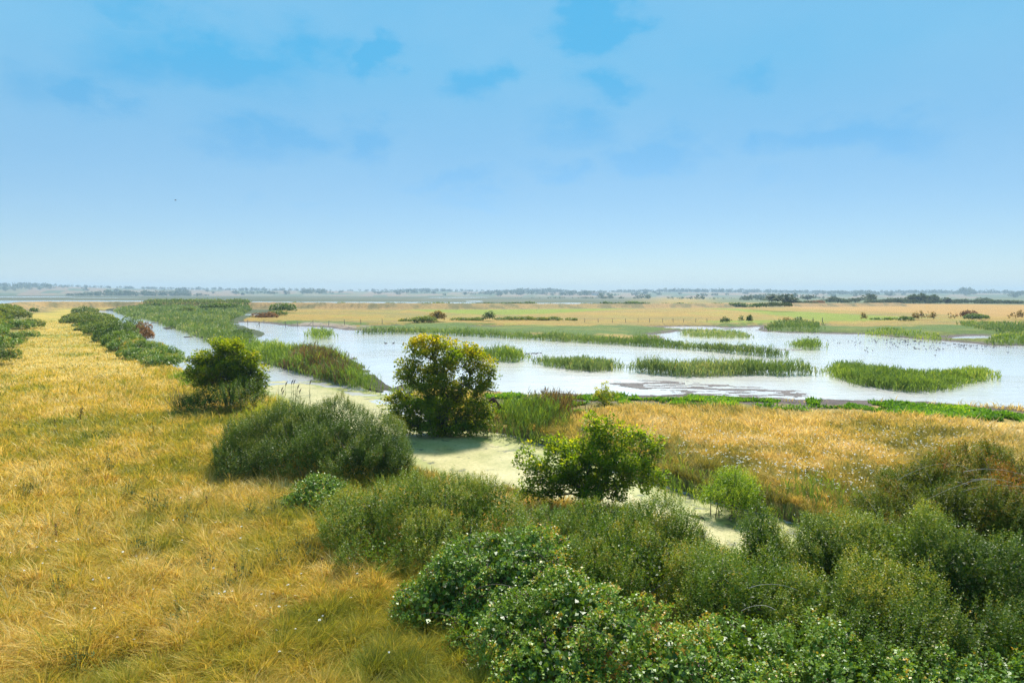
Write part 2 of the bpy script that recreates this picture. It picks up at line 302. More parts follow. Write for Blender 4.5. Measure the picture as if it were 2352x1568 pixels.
C_GOLD = np.array((0.5, 0.35, 0.065)); C_RUST = np.array((0.62, 0.4, 0.11)); C_GREEN = np.array((0.17, 0.19, 0.025))
C_FIELD = np.array((0.22, 0.26, 0.012)); C_STUB = np.array((0.44, 0.245, 0.06)); C_MUD = np.array((0.13, 0.1, 0.09))
C_SALT = np.array((0.075, 0.09, 0.042)); C_LUSH = np.array((0.07, 0.14, 0.014)); C_MIDGOLD = np.array((0.35, 0.215, 0.036))
def covers(x, y, F):
    n = len(x); c = np.empty((n, 3))  # real surface colours of each cover
    g = fbm(N3, x*0.16, y*0.16); s = fbm(N4, x*0.7, y*0.7, 3)
    left = sstep(-0.5, 0.5, (-x)-(y*0.0))
    leftm = (F['sd_d'] > -1) & (x < np.interp(y, [0, 12, 20, 35, 60, 95, 260], [2, 0, -2, -7, -24, -46, -155]))
    c[:] = C_MIDGOLD
    def blend(k, col, amt=None):
        k = np.clip(k, 0, 1)[:, None]; c[:] = c*(1-k)+col*k
    near = sstep(140, 90, F['r'])
    blend(near, C_RUST*0.85)
    blend(leftm*1.0, C_GOLD)
    blend(leftm*sstep(0.5, 0.68, g)*0.55, C_GREEN*1.4)
    blend((~leftm)*sstep(0.55, 0.7, g)*0.35, C_GREEN*1.6)
    blend((1-leftm)*sstep(0.45, 0.7, fbm(N1, x*0.025+4, y*0.07))*0.6, np.array((0.24, 0.18, 0.05)))
    blend((1-leftm)*sstep(0.55, 0.7, fbm(N4, x*0.09, y*0.03))*0.45*sstep(100, 160, F['r']), np.array((0.17, 0.18, 0.04)))
    # fields
    for P in F_GREEN:
        sd = sdist(P, x, y, 20); blend(sstep(3, -3, sd+(s-0.5)*8), C_FIELD*(0.95))
    sd = sdist(F_STUB, x, y, 30); blend(sstep(3, -3, sd+(s-.5)*6), C_STUB)
    stripes = 0.5+0.5*np.sin((x*0.55+y*0.83)*0.9); blend((sd < 0)*stripes*0.25, C_STUB*0.8)
    sd = sdist(F_MAIZE, x, y, 30); blend(sstep(3, -3, sd), np.array((0.1, 0.2, 0.03)))
    for P in F_LUSH:
        sd = sdist(P, x, y, 20); blend(sstep(2, -2, sd+(s-.5)*7)*(0.9-0.25*sstep(0.5, 0.7, g)), C_LUSH)
    sd = sdist(F_LUSHNEAR, x, y, 10); blend(sstep(.6, -.6, sd+(s-.5)*1.5), C_LUSH*0.7)
    blend((F['low'] < 1.5)*1.0, np.array((0.07, 0.085, 0.03)))
    # left sea wall slope: green scrub; far wall: dry grass
    seaw = (F['r'] < 262) & (F['az'] < -33); blend(seaw*sstep(10, 7, F['dw']+(s-.5)*3)*0.9, np.array((0.085, 0.11, 0.028)))
    blend((~seaw)*sstep(16, 6, F['dw'])*0.9, np.array((0.36, 0.22, 0.085)))
    blend((~seaw)*sstep(16, 9, F['dw'])*sstep(.5, .62, g)*0.7, np.array((0.12, 0.12, 0.045)))
    # salt marsh, far land
    sm = F['behind']*sstep(8, 20, F['dw'])
    blend(sm, C_SALT); blend(sm*sstep(.45, .65, fbm(N1, x*0.012, y*0.004))*0.5, np.array((0.15, 0.135, 0.075)))
    far = sstep(1800, 2050, F['r'])
    patch = N2(np.floor(F['az']*0.9+0.35*np.sin(F['r']*0.004))*3.3+0.5, np.floor(F['r']/330+F['az']*0.05)*5.1+0.5)
    fc = np.where((patch > 0.5)[:, None], np.array((0.25, 0.165, 0.09)), np.where((patch > 0.25)[:, None], np.array((0.09, 0.115, 0.04)), np.array((0.19, 0.165, 0.08))))
    k = far[:, None]; c[:] = c*(1-k)+fc*k
    rf = sstep(560, 640, F['r'])*sstep(14, 18, F['az'])*(1-far); blend(rf, np.array((0.12, 0.14, 0.05)))
    # mud by the water
    sd = sdist(F_MUDFLAT, x, y, 20); blend(sstep(1.5, -1.5, sd+(s-.5)*5), np.array((0.34, 0.26, 0.2)))
    muddy = np.where(F['r'] < 75, sstep(6.5, 4.0, F['sd_p']+(s-0.5)*3), sstep(0.26, 0.1, F['h']+(s-0.5)*0.16))*(F['low'] > 0)*(F['r'] < 300)
    blend(muddy*(F['sd_d'] > 6), C_MUD)
    blend(sstep(0.35, 0.1, F['h'])*(F['sd_d'] < 6), np.array((0.06, 0.055, 0.03)))
    blend((F['mb'] < 2)*1.0, np.array((0.19, 0.16, 0.15)))
    return c, leftm

def ground_sheet():
    naz, nr = 1180, 1040
    azs = np.radians(np.linspace(-58, 58, naz)); rs = np.concatenate([[0.05, 2.5, 4.5], np.geomspace(7, 160, 700, endpoint=False), np.geomspace(160, 5000, nr-703)])
    A, B = np.meshgrid(azs, rs); x = (B*np.sin(A)).ravel(); y = (B*np.cos(A)).ravel()
    F = fields(x, y); c, _ = covers(x, y, F)
    V = np.stack([x, y, F['h']], 1)
    i = np.arange(nr-1)[:, None]*naz+np.arange(naz-1)[None, :]
    q = np.stack([i, i+1, i+naz+1, i+naz], -1).reshape(-1, 4)[:, ::-1]
    # drop what lies well under water or right behind other ground is kept: one sheet
    me = mesh_np("ground", V, [q], GROUND, smooth=True)
    at_ = me.attributes.new("cover", 'FLOAT_COLOR', 'POINT')
    at_.data.foreach_set("color", np.concatenate([c, np.ones((len(c), 1))], 1).astype(np.float32).ravel())
    o = link("ground", me); tag(o, "gently rolling marsh ground with dry meadows, fields and mud", kind="structure"); return o
GROUND, nt, out = newmat("ground_cover")
a = nt.nodes.new("ShaderNodeAttribute"); a.attribute_name = "cover"
pos = geo_pos(nt)
n1 = noise_node(nt, 0.9, 6, pos, 0.65); n2 = noise_node(nt, 6.0, 5, pos, 0.7); n3 = noise_node(nt, 0.08, 5, pos, 0.6)
c = mixc(nt, 1.0, a.outputs["Color"], ramp(nt, [(0.25, (0.55, 0.6, 0.6)), (0.5, (0.95, 0.95, 0.95)), (0.75, (1.25, 1.2, 1.15))], n1), 'MULTIPLY')
c = mixc(nt, 1.0, c, ramp(nt, [(0.3, (0.6, 0.6, 0.6)), (0.7, (1.3, 1.3, 1.3))], n2), 'MULTIPLY')
c = mixc(nt, 1.0, c, ramp(nt, [(0.3, (0.85, 0.92, 0.9)), (0.7, (1.1, 1.06, 1.05))], n3), 'MULTIPLY')
p = nt.nodes.new("ShaderNodeBsdfPrincipled"); nt.links.new(c, p.inputs["Base Color"]); p.inputs["Roughness"].default_value = 0.85
p.inputs["Specular IOR Level"].default_value = 0.2
b = nt.nodes.new("ShaderNodeBump"); b.inputs["Strength"].default_value = 0.7; b.inputs["Distance"].default_value = 0.25
nt.links.new(math_node(nt, 'ADD', n1, n2), b.inputs["Height"]); nt.links.new(b.outputs[0], p.inputs["Normal"])
nt.links.new(p.outputs[0], out.inputs[0])
ground_sheet()

# ------------------------------------------------------------------ water
WATER, nt, out = newmat("water")
pos = geo_pos(nt)
mp = nt.nodes.new("ShaderNodeMapping"); mp.inputs["Scale"].default_value = (0.7, 1.5, 1); mp.inputs["Rotation"].default_value = (0, 0, 0.25); nt.links.new(pos, mp.inputs[0])
w1 = noise_node(nt, 3.0, 4, mp.outputs[0], 0.6); w2 = noise_node(nt, 0.45, 2, mp.outputs[0]); w3 = noise_node(nt, 0.05, 3, pos)
calm = ramp(nt, [(0.4, (0.25, 0.25, 0.25)), (0.62, (1, 1, 1))], w3)
hgt = math_node(nt, 'MULTIPLY', math_node(nt, 'ADD', w1, math_node(nt, 'MULTIPLY', w2, 1.2)), calm)
b = nt.nodes.new("ShaderNodeBump"); b.inputs["Strength"].default_value = 0.55; b.inputs["Distance"].default_value = 0.1
nt.links.new(hgt, b.inputs["Height"])
p = nt.nodes.new("ShaderNodeBsdfPrincipled"); p.inputs["Base Color"].default_value = (0.64, 0.59, 0.565, 1)
p.inputs["Roughness"].default_value = 0.36; p.inputs["IOR"].default_value = 2.2; p.inputs["Coat Weight"].default_value = 1.0; p.inputs["Coat Roughness"].default_value = 0.06; p.inputs["Coat IOR"].default_value = 1.45; nt.links.new(b.outputs[0], p.inputs["Coat Normal"]); p.inputs["Specular IOR Level"].default_value = 0.5
nt.links.new(b.outputs[0], p.inputs["Normal"]); nt.links.new(p.outputs[0], out.inputs[0])
V = np.array([(-2300, 2, 0), (2300, 2, 0), (2300, 2600, 0), (-2300, 2600, 0)], float)
o = link("water", mesh_np("water", V, [np.array([[0, 1, 2, 3]])], WATER)); tag(o, "silvery rippled water of the pools, ditch and estuary", kind="structure")

DUCKW, nt, out = newmat("duckweed")
pos = geo_pos(nt)
n1 = noise_node(nt, 0.6, 6, pos, 0.65); n2 = noise_node(nt, 7, 5, pos, 0.75); n3 = noise_node(nt, 1.4, 5, pos, 0.65)
c = ramp(nt, [(0.32, (0.3, 0.27, 0.08)), (0.5, (0.43, 0.36, 0.15)), (0.68, (0.52, 0.42, 0.2))], n1)
c = mixc(nt, 1.0, c, ramp(nt, [(0.3, (0.6, 0.68, 0.45)), (0.6, (1.06, 1.06, 1.06))], n2), 'MULTIPLY')
at_ = nt.nodes.new("ShaderNodeAttribute"); at_.attribute_name = "edge"
edge = math_node(nt, 'ADD', at_.outputs["Fac"], math_node(nt, 'MULTIPLY', math_node(nt, 'SUBTRACT', n3, 0.5), 1.1))
c = mixc(nt, ramp(nt, [(0.45, (0, 0, 0)), (0.85, (1, 1, 1))], edge), c, (0.24, 0.26, 0.04))
c = mixc(nt, ramp(nt, [(0.59, (0, 0, 0)), (0.67, (0.85, 0.85, 0.85))], math_node(nt, 'ADD', n3, math_node(nt, 'MULTIPLY', at_.outputs["Fac"], 0.08))), c, (0.06, 0.065, 0.03))
p = nt.nodes.new("ShaderNodeBsdfPrincipled"); nt.links.new(c, p.inputs["Base Color"]); p.inputs["Roughness"].default_value = 0.5; p.inputs["Specular IOR Level"].default_value = 0.35
b = nt.nodes.new("ShaderNodeBump"); b.inputs["Strength"].default_value = 0.3; b.inputs["Distance"].default_value = 0.02; nt.links.new(n2, b.inputs["Height"]); nt.links.new(b.outputs[0], p.inputs["Normal"])
nt.links.new(p.outputs[0], out.inputs[0])
def duckweed():
    step = 0.22; xs = np.arange(-32, 16, step); ys = np.arange(12, 64, step)
    X, Y = np.meshgrid(xs, ys); x = X.ravel(); y = Y.ravel()
    sd = sdist(DITCH, x, y, 20)
    LIM = poly([(380, 905), (560, 888), (617, 880.5), (692, 876.5), (756, 881), (850, 906), (905, 925), (1000, 960), (1400, 1000), (2100, 1100), (2300, 1500), (1700, 1500), (1200, 1300), (700, 1150), (300, 1000)], 3)
    sl = sdist(LIM, x, y, 20)
    wob = (fbm(N2, x*0.8, y*0.8)-.5)
    keep = ((sd < 0.9) & (sl+wob*1.0 < 0)).reshape(X.shape)
    nx = len(xs); i = np.arange(len(ys)-1)[:, None]*nx+np.arange(nx-1)[None, :]
    f = keep[:-1, :-1] & keep[1:, :-1] & keep[:-1, 1:] & keep[1:, 1:]
    q = np.stack([i, i+1, i+nx+1, i+nx], -1)[f]
    used, inv = np.unique(q, return_inverse=True); q = inv.reshape(-1, 4)
    V = np.stack([x, y, np.full(x.shape, 0.006)], 1)[used]
    me = mesh_np("duckweed", V, [q], DUCKW)
    far_bank = sstep(-1.6, 0.1, sd)*0.75; a = me.attributes.new("edge", 'FLOAT', 'POINT'); a.data.foreach_set("value", far_bank[used].astype(np.float32))
    tag(link("duckweed", me), "pale green duckweed carpet covering the ditch water", "duckweed", kind="stuff")
duckweed()

# ------------------------------------------------------------------ builders of thin things
def blades_mesh(base, lean, length, width, droop, roll=None):
    """tapered bent blades: base (n,3), lean unit (n,3) start direction, droop = sideways bend. Returns V, quads, tris"""
    n = len(base); up_ = np.array([0, 0, 1.0])
    ang = R.random(n)*np.pi*2 if roll is None else roll
    side = np.stack([np.cos(ang), np.sin(ang), np.zeros(n)], 1)
    hor = lean.copy(); hor[:, 2] = 0; hor = nrm(hor+1e-6)
    w = (width*0.5)[:, None]*side
    mid = base+lean*(length*0.55)[:, None]
    tipdir = nrm(lean+hor*droop[:, None]-up_*(droop*0.45)[:, None])
    tip = mid+tipdir*(length*0.5)[:, None]
    V = np.empty((n, 5, 3)); V[:, 0] = base-w; V[:, 1] = base+w; V[:, 2] = mid+w*0.85; V[:, 3] = mid-w*0.85; V[:, 4] = tip
    i = np.arange(n)[:, None]*5
    return V.reshape(-1, 3), i+np.array([[0, 1, 2, 3]]), i+np.array([[3, 2, 4]])
def blade_obj(name, parts, mat, root=None, mats=None):
    Vs, qs, ts, qt, tt = [], [], [], [], []; off = 0
    for (V, q, t, tint) in parts:
        Vs.append(V); qs.append(q+off); ts.append(t+off); qt.append(tint); tt.append(tint); off += len(V)
    me = mesh_np(name, np.concatenate(Vs), [np.concatenate(qs), np.concatenate(ts)], mat, np.concatenate(qt+tt))
    return child(name, me, root) if root is not None else link(name, me)
def leaves_mesh(pos, axis, nrmv, L, W, fold=0.18):
    side = nrm(np.cross(axis, nrmv)); n2 = np.cross(side, axis)
    L = L[:, None]; W = W[:, None]
    V = np.empty((len(pos), 4, 3))
    V[:, 0] = pos; V[:, 1] = pos+axis*L*0.5+side*W*0.5+n2*W*fold; V[:, 2] = pos+axis*L-n2*W*fold; V[:, 3] = pos+axis*L*0.5-side*W*0.5+n2*W*fold
    return V.reshape(-1, 3), np.arange(len(pos)*4).reshape(-1, 4)
def tubes_mesh(segs, sides=5):
    """segs: list of (p0,p1,r0,r1)"""
    S = np.array([np.concatenate([a, b_, [r0, r1]]) for a, b_, r0, r1 in segs]); n = len(S)
    p0, p1 = S[:, :3], S[:, 3:6]; d = nrm(p1-p0)
    ref = np.where(np.abs(d[:, 2:3]) > 0.9, np.array([[1., 0, 0]]), np.array([[0, 0, 1.]])); u = nrm(np.cross(d, ref)); v = np.cross(d, u)
    an = np.arange(sides)*2*np.pi/sides
    ring = u[:, None]*np.cos(an)[None, :, None]+v[:, None]*np.sin(an)[None, :, None]
    V = np.concatenate([p0[:, None]+ring*S[:, 6, None, None], p1[:, None]+ring*S[:, 7, None, None]], 1)
    i = np.arange(n)[:, None, None]*2*sides; k = np.arange(sides); k2 = (k+1) % sides
    q = i+np.stack([k, k2, k2+sides, k+sides], -1)[None]
    return V.reshape(-1, 3), q.reshape(-1, 4)
def pipe(pts, rad, sides=5):
    P = np.array(pts, float); n = len(P); tg = nrm(np.gradient(P, axis=0)); ref = np.array([0.3, 0.9, 0.2]); u = nrm(np.cross(tg, ref)); v = np.cross(tg, u); an = np.arange(sides)*2*np.pi/sides
    V = P[:, None]+(u[:, None]*np.cos(an)[None, :, None]+v[:, None]*np.sin(an)[None, :, None])*np.array(rad, float)[:, None, None]
    i = np.arange(n-1)[:, None]*sides; k = np.arange(sides)[None]; k2 = (k+1) % sides
    return V.reshape(-1, 3), np.stack([i+k, i+k2, i+k2+sides, i+k+sides], -1).reshape(-1, 4)
KS = [(R.normal(size=(7, 3)), R.random(7)*6.28) for _ in range(4)]
def lump(p, f, j=0):
    k, ph = KS[j]; return np.sin(p@(k.T*f)+ph).mean(-1)*1.6
UPV = np.array([0, 0, 1.0])
def shoots(lobes, per_m2, length, nleaf, L, W, upb=0.45, rough=0.16, lf=1.6, fill=0.25, droopy=0.0, tint0=0.0, zmin=-0.3):
    """leafy shoots over the skin of a union of ellipsoids. lobes: (cx,cy,cz,rx,ry,rz). Returns leaf arrays and shoot tips"""
    lb = np.array(lobes, float); A = []
    for l in lb:
        a, b_, c_ = l[3:6]; A.append(4*np.pi*(((a*b_)**1.6+(a*c_)**1.6+(b_*c_)**1.6)/3)**(1/1.6)*0.62)
    Pl, Al, Nl, Ll, Wl, Tl, tips = [], [], [], [], [], [], []
    for j, l in enumerate(lb):
        n = max(8, int(A[j]*per_m2*1.4)); d = nrm(R.normal(size=(int(n*1.9), 3))); d = d[d[:, 2] > zmin][:n]; n = len(d)
        s = 1+rough*lump(d*lf+l[:3]*0.7, 1.5, 0)+rough*0.6*lump(d*lf*2.3+l[:3], 1.8, 1)
        p = l[:3]+d*l[3:6]*s[:, None]
        fq = 0.30/L; e = (lump(p, fq, 2)+0.8*lump(p, fq*2.1, 3))*0.9
        p = p+nrm(d+UPV*0.4)*(e*min(5.2*L, 0.2*min(l[3], l[5])))[:, None]
        ok = R.random(n) < np.clip(0.6+1.25*e, 0.0, 1.0)
        for k, m_ in enumerate(lb):
            if k != j: ok &= (((p-m_[:3])/m_[3:6])**2).sum(1) > 0.72
        p, d, e = p[ok], d[ok], e[ok]; n = len(p)
        if n == 0: continue
        nn = nrm(d/l[3:6])
        sv = nrm(nn*(1-upb)+UPV*upb+R.normal(size=(n, 3))*0.25)*(length*(0.4+R.random(n)*0.8)*np.where(R.random(n) < 0.1, 1.9, 1.0))[:, None]
        if droopy: sv[:, 2] -= droopy*length*R.random(n)
        st = p-sv*0.65; tips.append(st+sv)
        t = (np.arange(nleaf)+0.5)/nleaf
        pos = st[:, None]+sv[:, None]*t[None, :, None]
        pos[:, :, 2] -= droopy*length*0.5*(t**2)[None]
        ph = R.random(n)[:, None]*6.28+np.arange(nleaf)[None]*2.4
        sd = nrm(sv); ref = nrm(np.cross(sd, nrm(R.normal(size=(n, 3))))); r2 = np.cross(sd, ref)
        rad = ref[:, None]*np.cos(ph)[..., None]+r2[:, None]*np.sin(ph)[..., None]
        ax = nrm(rad*0.85+sd[:, None]*0.5+UPV*0.12+R.normal(size=rad.shape)*0.2)
        nv_ = nrm(UPV*0.75+sd[:, None]*0.35+R.normal(size=rad.shape)*0.4)
        size = (0.6+0.55*R.random((n, nleaf)))*(1.05-0.35*t)[None]
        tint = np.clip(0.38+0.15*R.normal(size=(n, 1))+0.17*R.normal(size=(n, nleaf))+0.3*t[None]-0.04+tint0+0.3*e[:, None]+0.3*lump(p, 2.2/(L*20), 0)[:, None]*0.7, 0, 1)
        Pl.append(pos.reshape(-1, 3)); Al.append(ax.reshape(-1, 3)); Nl.append(nv_.reshape(-1, 3)); Ll.append((L*size).ravel()); Wl.append((W*size).ravel()); Tl.append(tint.ravel())
        nf = int(n*nleaf*fill)
        if nf:
            dd = nrm(R.normal(size=(nf, 3))); dd[:, 2] = np.abs(dd[:, 2])*1.2-0.25
            q = l[:3]+dd*l[3:6]*(0.35+0.55*R.random(nf))[:, None]
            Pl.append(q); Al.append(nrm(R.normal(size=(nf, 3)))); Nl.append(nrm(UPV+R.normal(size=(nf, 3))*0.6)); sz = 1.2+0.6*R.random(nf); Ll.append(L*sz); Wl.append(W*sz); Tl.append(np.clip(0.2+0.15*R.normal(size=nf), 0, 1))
    cat = lambda z: np.concatenate(z)
    return cat(Pl), cat(Al), cat(Nl), cat(Ll), cat(Wl), cat(Tl), cat(tips)
def bush(name, label, cat, lobes, mat, per_m2=60, length=0.45, nleaf=12, L=0.04, W=0.022, stems=24, group=None, **kw):
    lobes = [tuple(l) for l in lobes]
    c0 = np.mean([l[:2] for l in lobes], 0); z0 = float(min(l[2]-l[5]*0.8 for l in lobes))
    root = empty(name, (c0[0], c0[1], z0)); tag(root, label, cat, group)
    P, A_, N_, L_, W_, T_, tips = shoots(lobes, per_m2, length, nleaf, L, W, **kw)
    P[:, 2] = np.maximum(P[:, 2], z0-0.05)
    V, q = leaves_mesh(P, A_, N_, L_, W_)
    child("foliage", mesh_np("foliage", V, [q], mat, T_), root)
    if stems:
        for i in R.integers(0, len(tips), min(stems, 14)):
            l = min(lobes, key=lambda q_: (q_[0]-tips[i][0])**2+(q_[1]-tips[i][1])**2)
            b0 = np.array([l[0]+R.normal()*l[3]*0.25, l[1]+R.normal()*l[4]*0.25, z0-0.05]); t_ = tips[i]; rr = 0.012+0.006*l[5]
            mid = b0*0.45+t_*0.55+np.array([0, 0, l[5]*0.12])+R.normal(size=3)*0.06
            V, q = pipe([b0, mid, t_], [rr, rr*0.6, rr*0.2]); child("stem", mesh_np("stem", V, [q], M['twig']), root)
    return root
def dome(px, py, w, h, depth=None, z=None, cz=0.42, rzf=0.6):
    """an ellipsoid standing on the ground at a photo pixel; w,h in photo pixels, depth in metres"""
    x, y = at(px, py, LZ if z is None else z); g = float(gz(x, y)[0]) if z is None else z
    x, y = at(px, py, g); dist = y
    wm = w*dist/FPX*0.5; hm = h*dist/FPX
    dm = wm*0.85 if depth is None else depth*0.5
    return (float(x), float(y+dm*0.75), g+hm*cz, wm, dm, hm*rzf)

def tree(name, label, base, lobes, mat, nclus=160, leaf=0.07, lw=0.7, per=70, spread=0.35, trunk_r=0.1, forks=3, trunk_h=0.6, bark=None, group=None, cat="tree", tint_up=0.0, flat=0.7, hole=-0.25):
    base = np.array(base, float); root = empty(name, tuple(base)); tag(root, label, cat, group)
    lb = np.array(lobes, float); vol = (lb[:, 3]*lb[:, 4]*lb[:, 5])**0.8; pts = []
    pick = R.choice(len(lb), nclus*8, p=vol/vol.sum())
    for j in pick:
        d = nrm(R.normal(size=3)); rr = R.random()**0.36
        q = lb[j, :3]+d*lb[j, 3:6]*rr*(1.12 if R.random() < .25 else .97)
        if lump(q[None], 1.25/spread, 1)[0] < hole: continue
        if all(np.sum((q-o_)**2) > (spread*0.75)**2 for o_ in pts[-400:]): pts.append(q)
        if len(pts) >= nclus: break
    pts = np.array(pts)
    # skeleton: short forked trunk then each cluster joins the nearest node nearer the base
    nodes = [base-np.array([0, 0, 0.15])]; par = [-1]; kids = [0]
    cen = pts.mean(0)
    for k in range(forks):
        o = base+np.array([R.normal()*0.12, R.normal()*0.12, 0.12]); nodes.append(o); par.append(0)
        a_ = len(nodes)-1; ang = 2*np.pi*(k+R.random()*0.5)/forks
        e = base+(cen-base)*0.35+np.array([math.cos(ang)*0.35, math.sin(ang)*0.35, trunk_h*0.6])*(0.6 if forks == 1 else 1); nodes.append(e); par.append(a_)
        b2 = len(nodes)-1; nodes.append(base+(cen-base)*0.75+np.array([math.cos(ang)*0.7, math.sin(ang)*0.7, 0])*(0.4 if forks == 1 else 1)); par.append(b2)
    order = np.argsort(np.linalg.norm(pts-base, axis=1))
    ends = []
    for i in order:
        q = pts[i]; nd = np.array(nodes); dist = np.linalg.norm(nd-q, axis=1); dist[0] += 2; 
        dist += 0.25*np.linalg.norm(nd-base, axis=1)
        k = int(np.argmin(dist)); mid = nd[k]*0.5+q*0.5+R.normal(size=3)*0.06+np.array([0, 0, 0.08*np.linalg.norm(q-nd[k])])
        nodes.append(mid); par.append(k); nodes.append(q); par.append(len(nodes)-2); ends.append(len(nodes)-1)
    n = len(nodes); rad2 = np.full(n, 0.0); 
    for i in ends: rad2[i] += 1
    for i in range(n-1, 0, -1): rad2[par[i]] += rad2[i]
    rad = trunk_r*np.sqrt(np.maximum(rad2, 0.6)/max(rad2[0], 1)); rad = np.maximum(rad, 0.006)
    seg = [(nodes[par[i]], nodes[i], rad[par[i]] if par[i] else rad[i]*1.35, rad[i]) for i in range(1, n)]
    V, q = tubes_mesh(seg, 6); child("trunk", mesh_np("trunk", V, [q], bark or M['bark'], smooth=True), root)
    m_ = per; sig = spread*0.6
    off = nrm(R.normal(size=(len(pts), m_, 3)))*(R.random((len(pts), m_, 1))**.5)*sig*1.9*(0.55+0.75*R.random((len(pts), 1, 1)))*np.array([1, 1, flat]); P = (pts[:, None]+off).reshape(-1, 3)
    out_ = nrm((pts-base-np.array([0, 0, trunk_h*.5])))[:, None]
    ax = nrm(off/sig*0.6+out_*0.6+R.normal(size=off.shape)*0.35-UPV*0.12).reshape(-1, 3)
    nv_ = nrm(UPV*0.9+R.normal(size=off.shape)*0.5).reshape(-1, 3)
    sz = (0.6+0.6*R.random(len(P)))
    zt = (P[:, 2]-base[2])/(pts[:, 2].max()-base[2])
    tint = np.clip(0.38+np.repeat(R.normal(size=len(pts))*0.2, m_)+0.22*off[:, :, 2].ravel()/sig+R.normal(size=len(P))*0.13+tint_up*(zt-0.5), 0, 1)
    V, q = leaves_mesh(P, ax, nv_, leaf*sz, leaf*lw*sz, 0.2)
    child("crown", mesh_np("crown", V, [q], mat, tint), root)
    return root

# ------------------------------------------------------------------ grass
def frustum_pts(n_over, r0, r1, power, azl=-39.5, azr=39.5):
    """points on the ground with density ~ r^-power inside the view wedge"""
    u = R.random(n_over); e = 2-power
    r = (r0**e+u*(r1**e-r0**e))**(1/e) if abs(e) > 1e-6 else r0*(r1/r0)**u
    az = np.radians(azl+(azr-azl)*R.random(n_over)); return r*np.sin(az), r*np.cos(az), r
def grass():
    x, y, r = frustum_pts(1500000, 7.5, 190, 2.85)
    F = fields(x, y); _, leftm = covers(x, y, F)
    land = (F['h'] > 0.3) & (F['sd_d'] > 0.6) & (F['low'] > 1.0)
    seaw = (F['dw'] < 9)
    lush = sdist(F_LUSHNEAR, x, y, 10)
    L_ = land & leftm & (r < 190) & ~seaw
    Rr = land & ~leftm & (r < 75) & (F['sd_p'] > 3.0) & (lush > 0.3) & (F['h'] > 0.42)
    for nm, k, mat, lab in (("meadow_grass", L_, M['grass'], "tall golden and green grass of the broad bank meadow"), ("dry_grass", Rr, M['rust'], "dry rust gold grass between the ditch and the pool")):
        X, Y, Z, rr, Fh = x[k], y[k], F['h'][k], r[k], F['h'][k]
        n = len(X)
        # gather blades into tussocks
        cell = 0.62; jx = N1(np.floor(X/cell)*7.3+.5, np.floor(Y/cell)*3.1+.5); jy = N2(np.floor(X/cell)*5.3+.5, np.floor(Y/cell)*9.1+.5)
        tx = (np.floor(X/cell)+jx)*cell; ty = (np.floor(Y/cell)+jy)*cell
        pull = 0.45*R.random(n); dx, dy = X-tx, Y-ty
        X = X-dx*pull; Y = Y-dy*pull
        rad = np.stack([dx, dy], 1)/cell
        pat = fbm(N3, X*0.16, Y*0.16); pat2 = fbm(N4, X*0.55+30, Y*0.55); dirn = fbm(N1, X*0.3+50, Y*0.3)*6.28*1.6
        ctr = np.exp(-((rad**2).sum(1))/0.12); tall = N4(np.floor(tx/cell)*4.7+.5, np.floor(ty/cell)*2.9+.5); hgt = 0.2+0.28*fbm(N2, X*0.5, Y*0.5)+0.3*ctr*tall+0.2*(R.random(n)-0.3)
        hgt = np.clip(hgt*np.where(R.random(n) < 0.12, 1.5, 1.0), 0.14, 1.0)*(1.0 if nm == "meadow_grass" else 0.85)
        path = sstep(9, 3, np.abs(X*nv[0]+Y*nv[1]+2.0))*sstep(45, 75, rr); hgt *= 1-0.5*path*(nm == "meadow_grass")
        lean = np.stack([rad[:, 0]*1.0+np.cos(dirn)*0.26+R.normal(size=n)*0.32, rad[:, 1]*1.0+np.sin(dirn)*0.26+R.normal(size=n)*0.32, np.ones(n)], 1); lean = nrm(lean)
        width = np.maximum(0.006+0.006*R.random(n), rr/683*(0.42+0.25*R.random(n)+0.5*(R.random(n) < 0.15)))
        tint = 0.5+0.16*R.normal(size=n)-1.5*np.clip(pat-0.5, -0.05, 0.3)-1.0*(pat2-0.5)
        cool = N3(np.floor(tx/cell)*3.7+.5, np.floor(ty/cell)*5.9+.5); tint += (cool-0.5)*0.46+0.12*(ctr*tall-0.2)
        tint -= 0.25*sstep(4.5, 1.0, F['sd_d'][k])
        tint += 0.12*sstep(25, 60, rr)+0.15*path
        if nm == "meadow_grass": tint = np.where(R.random(n) < 0.10, R.random(n)*0.25, tint)
        tint = np.clip(tint, 0.02, 1)
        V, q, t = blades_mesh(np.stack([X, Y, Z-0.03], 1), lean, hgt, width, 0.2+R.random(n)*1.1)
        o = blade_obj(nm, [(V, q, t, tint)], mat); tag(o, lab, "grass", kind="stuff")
grass()

def lushplants():
    """fresh waterside plants along the near shore of the pool"""
    x, y, r = frustum_pts(900000, 30, 62, 2.6)
    k = sdist(F_LUSHNEAR, x, y, 8); k = k+(fbm(N1, x*0.5, y*0.5)-0.5)*2.6 < -0.05
    x, y, r = x[k], y[k], r[k]; F = fields(x, y); n = len(x)
    hh = (0.12+0.32*np.clip(fbm(N3, x*0.5+11, y*0.5)-0.25, 0, 1)*1.5)*(0.6+R.random(n)*0.6)
    lean = nrm(np.stack([R.normal(size=n)*0.5, R.normal(size=n)*0.5, np.ones(n)], 1))
    V, q, t = blades_mesh(np.stack([x, y, F['h']-0.02+hh*0.4*R.random(n)], 1), lean, hh*0.8, 0.05+0.06*R.random(n), R.random(n)*1.4)
    tint = np.clip(0.45+0.2*R.normal(size=n)+(fbm(N2, x*0.4, y*0.4)-.5)*0.9, 0, 1)
    tag(blade_obj("waterside_plants", [(V, q, t, tint)], M['lush']), "bright green low plants lining the near shore of the pool", "plants", kind="stuff")
lushplants()

